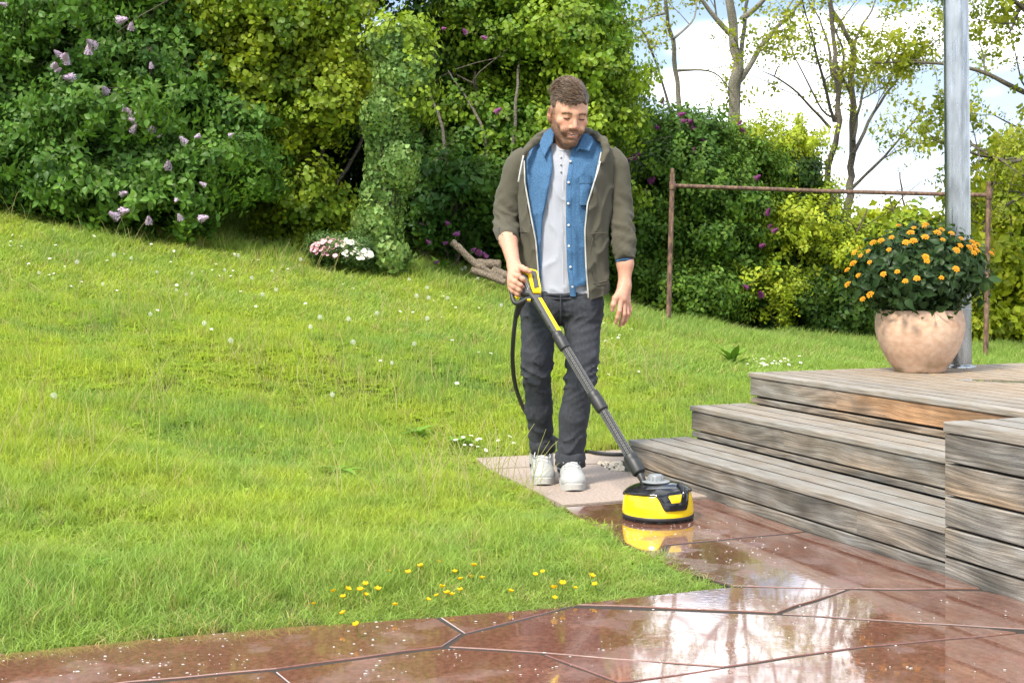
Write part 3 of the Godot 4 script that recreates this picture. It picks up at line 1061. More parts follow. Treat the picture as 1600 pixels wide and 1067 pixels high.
	for s in [[800, 330, 806, 160, 815, 60], [720, 380, 690, 200, 660, 120], [740, 370, 760, 220, 700, 110]]:
		limb(mb, [pt(s[0], s[1], 14.1) - o.position, pt(s[2], s[3], 14.0) - o.position, pt(s[4], s[5], 14.3) - o.position], 0.03, 0.008, Color(0.30, 0.26, 0.21))
	part("bare_branches", mb.mesh(), M.bark, o)
	o = shrub("lilac_bush", "low dark lilac bush with purple flowers behind the cut logs", "bush", 720, 14.2)
	foliage(o, "lilac", [blob(715, 330, 14.2, 90, 75, 0.6), blob(790, 340, 14.2, 90, 80, 0.6), blob(680, 270, 14.4, 70, 70, 0.6), blob(860, 330, 14.4, 80, 110, 0.5), blob(690, 130, 15.2, 60, 130, 0.5)], 5200, Color(0.032, 0.085, 0.018), Color(0.09, 0.17, 0.03), 1.0, 18, -0.4, 0.4, 0.6)
	stems(o, 6, 1.2, 0.8, 0.025, bark, 65)
	panicles(o, [[671, 380, 13.5], [694, 381, 13.5], [738, 392, 13.5], [750, 394, 13.5], [760, 402, 13.5], [716, 365, 13.5], [660, 352, 13.6], [700, 350, 13.6], [680, 410, 13.5], [760, 60, 13.9], [692, 45, 13.9], [728, 52, 13.9], [775, 175, 13.7], [748, 396, 13.4]], purple_f, 0.8)
	# purple lilac by the carpet bar
	o = shrub("lilac_bush", "big lilac bush with dark purple flower spikes beside the left post of the rusty bar", "bush", 1080, 16.2)
	foliage(o, "small", [blob(1055, 340, 16.0, 90, 120, 0.9), blob(1125, 400, 16.0, 62, 90, 0.7), blob(1010, 380, 15.9, 60, 110, 0.7), blob(1070, 240, 16.2, 62, 50, 0.7), blob(1040, 440, 15.7, 90, 50, 0.6), blob(1130, 270, 16.3, 40, 50, 0.5)], 11500, Color(0.048, 0.11, 0.018), Color(0.125, 0.215, 0.028), 1.25, 19, -0.35, 0.1, 0.6)
	stems(o, 8, 2.0, 0.9, 0.03, bark, 66)
	panicles(o, [[1061, 180, 15.4], [1066, 190, 15.4], [1078, 192, 15.4], [1082, 200, 15.4], [1102, 222, 15.4], [1094, 232, 15.4], [1085, 238, 15.4], [1100, 248, 15.4], [1155, 195, 15.6], [1162, 205, 15.6], [1035, 160, 15.6], [1028, 200, 15.5], [984, 250, 15.2], [990, 246, 15.2], [1016, 284, 15.2], [1008, 300, 15.2], [1203, 355, 15.3], [1208, 362, 15.3], [1190, 385, 15.2], [1198, 335, 15.3], [1168, 450, 15.2], [1190, 462, 15.2], [1180, 280, 15.3]], dark_f, 0.95)
	# mixed bushes right of it
	o = shrub("ivy_bush", "dark evergreen bush with paler sprays of leaves behind the rusty bar", "bush", 1260, 16.6)
	foliage(o, "ivy", [blob(1240, 425, 16.6, 70, 85, 0.8), blob(1300, 470, 16.6, 50, 55, 0.7), blob(1225, 300, 17.0, 40, 70, 0.6), blob(1200, 480, 16.3, 50, 45, 0.6)], 9500, Color(0.026, 0.062, 0.014), Color(0.085, 0.145, 0.026), 1.35, 20, -0.35, 0.4, 0.5)
	foliage(o, "small", [blob(1180, 250, 16.6, 40, 45, 0.5), blob(1230, 370, 16.0, 60, 40, 0.4), blob(1240, 230, 16.9, 40, 35, 0.5), blob(1320, 400, 16.3, 40, 25, 0.4), blob(1210, 470, 15.8, 40, 40, 0.4), blob(1270, 320, 17.0, 25, 30, 0.4)], 1500, Color(0.16, 0.24, 0.02), Color(0.32, 0.38, 0.03), 1.2, 21, -0.1, 0.0, 0.8, 1.6, "pale_sprays")
	stems(o, 6, 1.8, 0.7, 0.03, bark, 67)
	o = shrub("maple_bush", "loose yellow-green maple bush behind the potted plant and the metal post", "bush", 1480, 17.6)
	foliage(o, "maple", [blob(1420, 400, 17.8, 80, 50, 0.9), blob(1560, 440, 17.6, 80, 80, 0.9), blob(1500, 500, 17.2, 130, 35, 0.8), blob(1640, 340, 17.8, 50, 110, 0.9), blob(1370, 480, 17.6, 45, 45, 0.7), blob(1720, 400, 17.5, 80, 150, 1.0), blob(1585, 300, 18.0, 40, 70, 0.6)], 5200, Color(0.13, 0.21, 0.016), Color(0.36, 0.40, 0.028), 1.05, 22, -0.12, 0.0, 0.85, 1.8)
	stems(o, 9, 2.3, 1.6, 0.03, bark, 68)
	o = shrub("far_hedge", "far green hedge closing the garden behind the maple bush", "hedge", 1400, 21.0)
	foliage(o, "small", [blob(1300, 455, 21.0, 160, 40, 0.8), blob(1500, 455, 21.0, 160, 45, 0.8), blob(1720, 430, 21.0, 160, 80, 0.8), blob(1130, 430, 21.0, 130, 70, 0.8)], 5200, Color(0.09, 0.15, 0.02), Color(0.24, 0.30, 0.03), 2.0, 23, -0.5, 0.1, 0.6)
	o = shrub("far_hedge", "far dark hedge seen in glimpses between the hazel stems", "hedge", 500, 18.5)
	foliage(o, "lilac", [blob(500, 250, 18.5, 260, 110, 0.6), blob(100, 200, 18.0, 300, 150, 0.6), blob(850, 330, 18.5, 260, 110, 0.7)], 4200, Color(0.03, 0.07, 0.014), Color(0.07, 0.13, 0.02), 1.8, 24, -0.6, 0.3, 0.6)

func far_trees():
	var r := RandomNumberGenerator.new()
	r.seed = 91
	var grey := Color(0.40, 0.37, 0.29)
	var dark := Color(0.24, 0.205, 0.15)
	# [label, path of the trunk in pixels, distance, thickness, limbs, leaf colours, leaves]
	var list := [
		["pale grey forked tree with a thick bare trunk, tallest beside the sky", [[1150, 420], [1150, 180], [1147, 60], [1140, -60], [1125, -240]], 22.0, 0.17, [[[1152, 190], [1165, 60], [1180, -40], [1200, -240]], [[1148, 140], [1200, 60], [1255, 0], [1330, -110]], [[1148, 60], [1110, 20], [1080, -20], [1000, -120]], [[1160, 30], [1200, -10], [1215, -80]]], grey, 130],
		["slim leaning grey tree with two bare stems left of the forked one", [[1075, 420], [1066, 170], [1052, 60], [1035, -10], [1028, -160]], 21.0, 0.075, [[[1050, 180], [1010, 70], [975, 40], [940, -10]], [[1052, 60], [1090, 20], [1100, -60]], [[1060, 110], [1120, 110], [1160, 150]], [[1040, 20], [990, 40]]], grey, 300],
		["dark slender twin-stemmed tree with fresh leaves, its stems close together", [[1300, 480], [1296, 300], [1306, 190], [1300, 60], [1290, -120]], 20.0, 0.085, [[[1306, 190], [1330, 80], [1318, 0], [1325, -120]], [[1304, 190], [1270, 110], [1240, 40], [1200, -60]], [[1298, 200], [1230, 140], [1180, 120]], [[1302, 120], [1290, 40], [1260, -20]], [[1308, 185], [1280, 160], [1215, 20]]], dark, 420],
		["dark leaning tree whose curved trunk crosses the rusty bar", [[1315, 460], [1322, 330], [1334, 260], [1332, 120], [1325, 60], [1300, 0], [1290, -160]], 20.5, 0.095, [[[1330, 100], [1355, 40], [1390, -10], [1430, -110]], [[1334, 240], [1380, 160], [1440, 90], [1500, 30]], [[1326, 300], [1400, 230], [1460, 160]], [[1334, 220], [1360, 130], [1410, 60]], [[1333, 150], [1300, 100], [1290, 30]]], dark, 520],
		["yellow-leaved maple whose branches hang into the top right corner", [[1700, 520], [1690, 300], [1680, 100], [1690, -120], [1700, -300]], 16.0, 0.14, [[[1690, 200], [1600, 130], [1520, 90], [1400, 80]], [[1685, 120], [1600, 40], [1500, -10], [1400, 10]], [[1690, 260], [1620, 240], [1540, 260], [1460, 230]], [[1680, 60], [1620, -30], [1540, -80], [1420, -90]], [[1690, 310], [1620, 300], [1550, 350]], [[1680, 20], [1600, 10], [1560, 60]], [[1690, 200], [1780, 80], [1850, -50]]], dark, 1050]]
	for t in list:
		var d: float = t[2]
		var base := pt(t[1][0][0], t[1][0][1], d)
		var gy := ground(base.x, d)
		var o := thing("tree", t[0], "tree", Vector3(base.x, gy, base.z), "trees beyond the hedge")
		var mb := MB.new()
		var path := [Vector3(0, -0.2, 0)]
		for q in t[1]:
			path.append(pt(q[0], q[1], d) + Vector3(0, 0, r.randfn() * 0.15) - o.position)
		limb(mb, path, t[3] * 0.85, t[3] * 0.27, t[5], 10, 6)
		var tips := []
		for l in t[4]:
			var lp := []
			var dz := r.randf_range(-1.0, 1.0)
			for k in l.size():
				lp.append(pt(l[k][0], l[k][1], d) + Vector3(0, 0, dz * k * 0.45) - o.position)
			limb(mb, lp, t[3] * 0.34, t[3] * 0.07, t[5], 7, 6)
			var sp := smooth_path(lp, 4)
			for k in range(3, sp.size(), 3):
				var dir: Vector3 = (sp[k] - sp[k - 1]).normalized()
				twig_tree(mb, sp[k], dir + Vector3(r.randfn(), r.randfn() * 0.7 + 0.2, r.randfn()) * 0.9, r.randf_range(0.5, 1.1), t[3] * 0.11, 1, r, tips, t[5])
		part("trunk", mb.mesh(), M.bark, o)
		var where := []
		var tint := []
		for k in int(t[6]):
			var q = tips[r.randi() % tips.size()]
			var s := r.randf_range(0.7, 1.3)
			where.append(Transform3D(up_basis(q[1] + Vector3(r.randfn(), r.randfn() - 0.2, r.randfn()) * 0.7, r.randf() * TAU).scaled(Vector3(s, s, s)), q[0] + Vector3(r.randfn(), r.randfn(), r.randfn()) * 0.10))
			tint.append(Color(0.17, 0.23, 0.02).lerp(Color(0.40, 0.42, 0.035), r.randf()))
		copies("foliage", get_sprig("hanging" if d < 18 else "sparse"), M.leaf, where, tint, o)

# ---------------------------------------------------------------- carpet bar, post, pot
func carpet_bar():
	var c := Color(0.20, 0.135, 0.10)
	var d := 14.0
	var a := pt(1045, 515, d)
	var o := thing("carpet_beating_bar", "rusty pipe frame for beating carpets standing on the lawn before the hedge", "carpet bar", a)
	var add := func(called: String, p: Array, r: float):
		var mb := MB.new()
		var q := []
		for x in p:
			q.append(x - a)
		tube(mb, q, [r], 12, c)
		part(called, mb.mesh(), M.rust, o)
	add.call("post", [pt(1044, 530, d), pt(1051, 272, d)], 0.027)
	add.call("post", [pt(1541, 560, d), pt(1546, 292, d)], 0.027)
	add.call("crossbar", [pt(1050, 290, d), pt(1300, 299, d - 0.02), pt(1546, 305, d)], 0.022)
	for q in [[1051, 268], [1546, 288]]:
		add.call("cap", [pt(q[0], q[1] + 6, d), pt(q[0], q[1], d), pt(q[0], q[1] - 5, d)], 0.020)
	for q in [[1051, 290], [1546, 305]]:
		add.call("collar", [pt(q[0], q[1] + 6, d), pt(q[0], q[1] - 6, d)], 0.036)

func post_and_pot():
	var base := Vector3(2.325, 0.456, -6.98)
	var o := thing("metal_post", "round galvanised steel post rising from the deck behind the flower pot", "post", base)
	var mb := MB.new()
	tube(mb, [Vector3(0, 0.004, 0), Vector3(-0.012, 1.3, 0), Vector3(-0.024, 2.9, 0)], [0.0635], 40)
	part("pole", mb.mesh(), M.zinc, o)
	mb = MB.new()
	lathe(mb, [Vector2(0.085, 0.0), Vector2(0.085, 0.008), Vector2(0.083, 0.010), Vector2(0.0655, 0.011), Vector2(0.0655, 0.016), Vector2(0.063, 0.017)], 40)
	part("base_plate", mb.mesh(), M.zinc, o)
	mb = MB.new()
	lathe(mb, [Vector2(0.0632, 0.30), Vector2(0.0646, 0.301), Vector2(0.0646, 0.304), Vector2(0.0632, 0.305)], 40)
	part("weld_ring", mb.mesh(), M.zinc, o)
	# terracotta pot
	var at := Vector3(2.035, 0.457, -6.70)
	var pot := thing("flower_pot", "big bulbous pale terracotta pot standing on the deck before the metal post", "pot", at)
	mb = MB.new()
	var prof := [Vector2(0.0, 0.0), Vector2(0.118, 0.0), Vector2(0.124, 0.004), Vector2(0.150, 0.045), Vector2(0.182, 0.10), Vector2(0.205, 0.155), Vector2(0.216, 0.205), Vector2(0.2165, 0.245), Vector2(0.211, 0.282), Vector2(0.205, 0.300), Vector2(0.2035, 0.306), Vector2(0.198, 0.309), Vector2(0.190, 0.306), Vector2(0.188, 0.280)]
	var p2 := []
	for k in prof.size() - 1:
		for s in 3:
			p2.append(prof[k].lerp(prof[k + 1], s / 3.0))
	p2.append(prof[-1])
	lathe(mb, p2, 64)
	for k in mb.v.size():
		var p := mb.v[k]
		var n := lumpy.get_noise_3d(p.x * 9.0, p.y * 14.0, p.z * 9.0)
		var c := Color(0.53, 0.35, 0.245).lerp(Color(0.57, 0.41, 0.305), clampf(0.5 + 0.9 * lumpy.get_noise_3d(p.x * 5.0 + 3.0, p.y * 7.0, p.z * 5.0), 0, 1))
		var moss := smoothstep(0.12, 0.0, p.y) * smoothstep(0.0, 0.5, n + 0.12)
		mb.col[k] = c.lerp(Color(0.22, 0.17, 0.08), moss * 0.75)
	part("body", mb.mesh(), M.terracotta, pot)
	mb = MB.new()
	lathe(mb, [Vector2(0.187, 0.285), Vector2(0.10, 0.292), Vector2(0.0, 0.295)], 32)
	part("earth", mb.mesh(), M.soil, pot)
	# lantana
	var lan := thing("flowering_plant", "bushy dark-leaved plant with orange and yellow flower heads growing in the terracotta pot", "plant", at + Vector3(0, 0.29, 0))
	var cc := at + Vector3(0, 0.44, 0)
	foliage(lan, "lantana", [[cc + Vector3(0.01, 0.09, 0), Vector3(0.195, 0.10, 0.19)], [cc + Vector3(-0.15, 0.02, 0.03), Vector3(0.13, 0.085, 0.15)], [cc + Vector3(0.15, 0.05, 0.0), Vector3(0.11, 0.085, 0.15)], [cc + Vector3(0.0, -0.02, 0.06), Vector3(0.22, 0.06, 0.14)]], 950, Color(0.012, 0.030, 0.011), Color(0.035, 0.072, 0.022), 1.0, 31, -0.35, 0.25, 0.8, 4.0, "foliage", 0.0)
	mb = MB.new()
	for k in 46:
		var a := k * 2.4
		var e := Vector3(cos(a) * 0.30 * rng.randf(), 0.12 + 0.26 * rng.randf(), sin(a) * 0.26 * rng.randf())
		limb(mb, [Vector3(cos(a) * 0.05, -0.01, sin(a) * 0.05), e * 0.5 + Vector3(0, 0.05, 0), e], 0.006, 0.002, Color(0.16, 0.17, 0.07), 5, 3)
	part("stems", mb.mesh(), M.bark, lan)
	var head := MB.new()
	var r := RandomNumberGenerator.new()
	r.seed = 15
	for k in 22:
		var a := k * 2.4
		var rad := 0.021 * sqrt((k + 0.5) / 22.0)
		var c := Vector3(cos(a) * rad, 0.012 * (1.0 - pow(rad / 0.022, 2.0)), sin(a) * rad)
		var g := Color(0.70, 0.20, 0.010).lerp(Color(0.72, 0.36, 0.014), rad / 0.021)
		for q in 2:
			var u := Vector3(cos(a + q * 1.57), r.randf_range(-0.2, 0.3), sin(a + q * 1.57)) * 0.0062
			var w := Vector3.UP.cross(u) * 0.6
			head.face([c - u, c - w, c + u, c + w], g)
	tube(head, [Vector3(0, -0.05, 0), Vector3(0, 0.004, 0)], [0.0016, 0.0022], 4, Color(0.09, 0.14, 0.04), false)
	var hm := head.mesh()
	var spots := [[1398, 353], [1418, 357], [1435, 356], [1458, 360], [1447, 365], [1425, 372], [1432, 366], [1421, 375], [1450, 376], [1482, 374], [1440, 352], [1388, 384], [1406, 378], [1395, 380], [1370, 391], [1360, 396], [1345, 393], [1350, 388], [1335, 400], [1343, 410], [1325, 412], [1318, 422], [1317, 444], [1376, 424], [1386, 438], [1410, 418], [1418, 408], [1417, 402], [1460, 420], [1466, 392], [1475, 385], [1490, 388], [1500, 380], [1500, 386], [1502, 392], [1510, 383], [1518, 398], [1535, 397], [1540, 407], [1532, 396], [1545, 392], [1437, 433], [1402, 434], [1342, 459], [1334, 466], [1365, 377], [1460, 415], [1507, 405], [1330, 395], [1495, 396], [1380, 372], [1408, 365], [1355, 380], [1470, 366], [1328, 430], [1358, 428]]
	for s in spots:
		var dx: float = (s[0] - 1437.0) * 6.7 / FOCAL
		var dy: float = 1.0 - (s[1] - HORIZON) * 6.7 / FOCAL - cc.y
		var z := sqrt(maxf(0.04, 1.0 - pow(dx / 0.40, 2.0) - pow(dy / 0.29, 2.0))) * 0.34 * (1.0 if rng.randf() < 0.85 else -0.6)
		var o2 := part("flower_head", hm, M.petal, lan, Vector3(dx, cc.y + dy, z) + Vector3(at.x, 0, at.z) - lan.position)
		o2.basis = up_basis(Vector3(dx * 1.4, 0.5, z * 1.6 + 0.1), rng.randf() * TAU).scaled(Vector3.ONE * rng.randf_range(0.55, 0.9))

# ---------------------------------------------------------------- cut logs, marguerite
func logs_and_flowers():
	var list := [["long thin cut branch resting on top of the logs, its end sticking up", [[706, 378], [722, 392], [742, 412], [752, 418]], 13.0, 0.035],
		["short thick cut log lying across the pile under the hedge", [[744, 412], [778, 413]], 13.1, 0.048],
		["split log lying lowest in front of the pile, its sawn end bright", [[736, 422], [760, 430], [786, 441]], 12.8, 0.034],
		["short stout log at the right end of the pile, beside the man's sleeve", [[770, 423], [792, 432]], 12.95, 0.045],
		["thin crooked log in the middle of the pile", [[750, 416], [768, 428], [782, 436]], 12.9, 0.03]]
	for l in list:
		var a := pt(l[1][0][0], l[1][0][1], l[2])
		var o := thing("log", l[0], "log", a, "cut logs under the hedge")
		var p := []
		for q in l[1]:
			p.append(pt(q[0], q[1], l[2]) - a)
		p[-1] += Vector3(0.02, 0, 0.05)
		p = smooth_path(p, 5)
		var mb := MB.new()
		tube(mb, p, [l[3]], 12, Color(0.36, 0.28, 0.20), false)
		for k in mb.v.size():
			mb.v[k] += Vector3(fine.get_noise_3dv(mb.v[k] * 30.0), fine.get_noise_3dv(mb.v[k] * 30.0 + Vector3(9, 0, 0)), 0) * 0.008
		part("bark", mb.mesh(), M.bark, o)
		for e in 2:
			var c := MB.new()
			var q: Vector3 = p[0] if e == 0 else p[-1]
			var dir: Vector3 = ((p[0] - p[1]) if e == 0 else (p[-1] - p[-2])).normalized()
			tube(c, [q - dir * 0.01, q + dir * 0.004], [l[3] * 0.93], 12, Color(0.62, 0.44, 0.27))
			part("cut_end", c.mesh(), M.bark, o)
	var o := shrub("marguerite_bush", "low round bush of pink and white marguerites at the foot of the ivy trunk", "flowers", 532, 12.3)
	var b := [blob(513, 390, 12.3, 28, 17, 0.2), blob(552, 393, 12.3, 26, 18, 0.2)]
	foliage(o, "herb", b, 1300, Color(0.05, 0.10, 0.03), Color(0.09, 0.16, 0.045), 0.9, 41, -0.9, 0.0, 0.9, 1.6, "foliage", 0.0)
	var fl := MB.new()
	for k in 9:
		var a := k * TAU / 9.0
		var u := Vector3(cos(a), 0.12, sin(a)) * 0.024
		var w := Vector3(-sin(a), 0, cos(a)) * 0.007
		fl.face([Vector3(0, 0, 0), u * 0.6 - w, u, u * 0.6 + w])
	fl.face([Vector3(0.006, 0.004, 0), Vector3(0, 0.004, -0.006), Vector3(-0.006, 0.004, 0), Vector3(0, 0.004, 0.006)], Color(0.8, 0.6, 0.1))
	var fm := fl.mesh()
	var pink := leafy(0.4, 0.7); pink.albedo_color = lin(0.80, 0.42, 0.50)
	var white := leafy(0.4, 0.7); white.albedo_color = lin(0.85, 0.82, 0.76)
	for k in 260:
		var px := rng.randf_range(486, 580)
		var u := (px - 533.0) / 48.0
		var py := 392.0 - 21.0 * sqrt(maxf(0.0, 1.0 - u * u)) * rng.randf_range(-0.35, 1.05) + 3.0 + 5.0 * u
		var f := part("flower", fm, pink if px + rng.randfn() * 9.0 < 532 else white, o, pt(px, py, 12.25 - 0.2 * rng.randf()) - o.position)
		f.basis = up_basis(Vector3(u * 0.7 + rng.randfn() * 0.3, 0.9, 0.9 + rng.randfn() * 0.3), rng.randf() * TAU).scaled(Vector3.ONE * rng.randf_range(0.8, 1.2))

# ---------------------------------------------------------------- grass
func tuft(r: RandomNumberGenerator, n: int, spread: float, height: float, width: float) -> ArrayMesh:
	var mb := MB.new()
	for k in n:
		var a := r.randf() * TAU
		var b := Vector3(cos(a), 0, sin(a)) * spread * sqrt(r.randf())
		var lean := Vector3(r.randfn(), 0, r.randfn()) * 0.42
		var h := height * r.randf_range(0.5, 1.15)
		var side := Vector3(cos(a + 1.3), 0, sin(a + 1.3)) * width * r.randf_range(0.6, 1.2) * 0.5
		var c := Color(1, 1, 1) * r.randf_range(0.75, 1.2)
		c.g *= r.randf_range(0.94, 1.04)
		var m := b + (Vector3.UP * 0.62 + lean * 0.35) * h
		var t := b + (Vector3.UP * r.randf_range(0.75, 0.95) + lean) * h
		var i0 := mb.vert(b - side, Vector2.ZERO, c * 0.9)
		var i1 := mb.vert(b + side, Vector2.ZERO, c * 0.9)
		var i2 := mb.vert(m - side * 0.8, Vector2.ZERO, c)
		var i3 := mb.vert(m + side * 0.8, Vector2.ZERO, c)
		var i4 := mb.vert(t, Vector2.ZERO, c)
		mb.quad(i0, i2, i3, i1)
		mb.tri(i2, i4, i3)
	return mb.mesh()

func grass_at(x: float, d: float, over := 0.0) -> bool:
	var q := Vector2(x, d)
	if Geometry2D.is_point_in_polygon(q, decked):
		return false
	return not Geometry2D.is_point_in_polygon(q + Vector2(fine.get_noise_2d(x * 5.0, d * 5.0), fine.get_noise_2d(x * 5.0 + 30.0, d * 5.0)) * (0.05 + over), paved)

func grass_cover():
	var r := RandomNumberGenerator.new()
	r.seed = 5
	var where := [[], [], [], []]
	var tint := [[], [], [], []]
	var shapes := [tuft(r, 17, 0.035, 0.085, 0.0028), tuft(r, 15, 0.05, 0.078, 0.0042), tuft(r, 13, 0.075, 0.10, 0.0075)]
	var weed := MB.new()
	for k in 9:
		var a := k * 2.4
		leaf(weed, Vector3(cos(a), 0, sin(a)) * 0.012 + Vector3(0, 0.012 + 0.012 * r.randf(), 0), Vector3(cos(a), r.randf_range(0.25, 0.9), sin(a)), Vector3.UP, r.randf_range(0.03, 0.055), r.randf_range(0.015, 0.024), Color(1, 1, 1) * r.randf_range(0.8, 1.15), 0.4)
	var wm := weed.mesh()
	var d := 3.3
	while d < 17.5:
		var near := clampf((d - 3.3) / 9.0, 0.0, 1.0)
		var dens := lerpf(2000.0, 480.0, sqrt(near))
		var step := 0.05
		var half := 0.381 * d + 1.0
		var count := int(dens * 2.0 * half * step)
		for k in count:
			var x := r.randf_range(-half, half)
			var dd := d + r.randf() * step
			if not grass_at(x, dd):
				continue
			if Geometry2D.is_point_in_polygon(Vector2(x, dd), paved):
				if r.randf() < 0.5:
					continue
			var yellow := clampf(0.55 + 0.65 * lumpy.get_noise_2d(x * 0.55, dd * 0.55) + 0.45 * fine.get_noise_2d(x * 3.2, dd * 3.2), 0.0, 1.0)
			yellow *= 1.0 - 0.75 * smoothstep(0.2, 2.0, x) 
			yellow *= smoothstep(13.6, 12.0, dd) * 0.6 + 0.4
			yellow *= smoothstep(3.6, 5.6, dd) * 0.75 + 0.25
			var c := Color(0.28, 0.42, 0.095).lerp(Color(0.45, 0.53, 0.075), yellow)
			if r.randf() < 0.07:
				c = Color(0.50, 0.44, 0.18)
			var i := 0 if dd < 6.0 else (1 if dd < 9.5 else 2)
			if r.randf() < 0.10 + 0.18 * yellow and dd > 4.3:
				i = 3
				c = c.lerp(Color(0.30, 0.43, 0.045), 0.6) * 1.1
			var s := r.randf_range(0.7, 1.25)
			var tall := s * (0.65 + 0.55 * clampf(0.5 + lumpy.get_noise_2d(x * 0.9 + 20.0, dd * 0.9), 0.0, 1.0))
			if dd < 5.0 and x < 0.6:
				tall *= 1.1
			if i == 2 and dd > 12.3:
				tall *= 1.5
			tall *= 1.0 - 0.55 * smoothstep(0.40, 0.0, _edge(x, dd))
			where[i].append(Transform3D(Basis(Vector3.UP, r.randf() * TAU).scaled(Vector3(s, tall, s)), Vector3(x, ground(x, dd) - 0.004, -dd)))
			tint[i].append(c * r.randf_range(0.85, 1.15))
			if i == 3:                                   # grass grows between the leaves too
				var j := 1 if dd < 9.5 else 2
				where[j].append(Transform3D(Basis(Vector3.UP, r.randf() * TAU).scaled(Vector3(s, tall * 0.9, s)), Vector3(x + 0.02, ground(x, dd) - 0.004, -dd)))
				tint[j].append(c * r.randf_range(0.8, 1.1))
		d += step
	for i in 3:
		copies("grass", shapes[i], M.grass, where[i], tint[i])
	copies("clover_ground_cover", wm, M.grass, where[3], tint[3])
	# straw-coloured stalks
	var st := MB.new()
	tube(st, [Vector3.ZERO, Vector3(0.012, 0.10, 0), Vector3(0.04, 0.19, 0.01), Vector3(0.085, 0.26, 0.015)], [0.0018, 0.0015, 0.0014, 0.0009], 4, Color.WHITE, false)
	var w2 := []
	var t2 := []
	for k in 2800:
		var dd := r.randf_range(5.2, 12.0)
		var x := r.randf_range(-0.4 * dd - 0.5, 0.12 * dd)
		if not grass_at(x, dd) or lumpy.get_noise_2d(x * 0.6 + 7.0, dd * 0.6) < -0.05 + 0.5 * r.randf():
			continue
		var lie := r.randf_range(-0.9, 0.9) if r.randf() < 0.5 else r.randf_range(-0.3, 0.3)
		w2.append(Transform3D(Basis(Vector3.UP, r.randf() * TAU) * Basis(Vector3.RIGHT, lie) * Basis.from_scale(Vector3.ONE * r.randf_range(0.5, 1.25)), Vector3(x, ground(x, dd) + 0.01, -dd)))
		t2.append(Color(0.54, 0.49, 0.24).lerp(Color(0.44, 0.46, 0.15), r.randf()))
	copies("dry_stalks", st.mesh(), M.grass, w2, t2)

func _edge(x: float, d: float) -> float:
	var best := 9.0
	for k in 12:
		var q := Geometry2D.get_closest_point_to_segment(Vector2(x, d), paved[k], paved[k + 1])
		best = minf(best, q.distance_to(Vector2(x, d)))
	return best

func lawn_spot(px: float, py: float) -> Vector3:      # where the sight line of a measured pixel meets the lawn
	var d := 3.4
	while d < 16.0:
		var x := (px - 800.0) * d / FOCAL
		if ground(x, d) >= 1.0 - (py - HORIZON) * d / FOCAL:
			return Vector3(x, ground(x, d), -d)
		d += 0.03
	return Vector3((px - 800.0) * d / FOCAL, ground((px - 800.0) * d / FOCAL, d), -d)

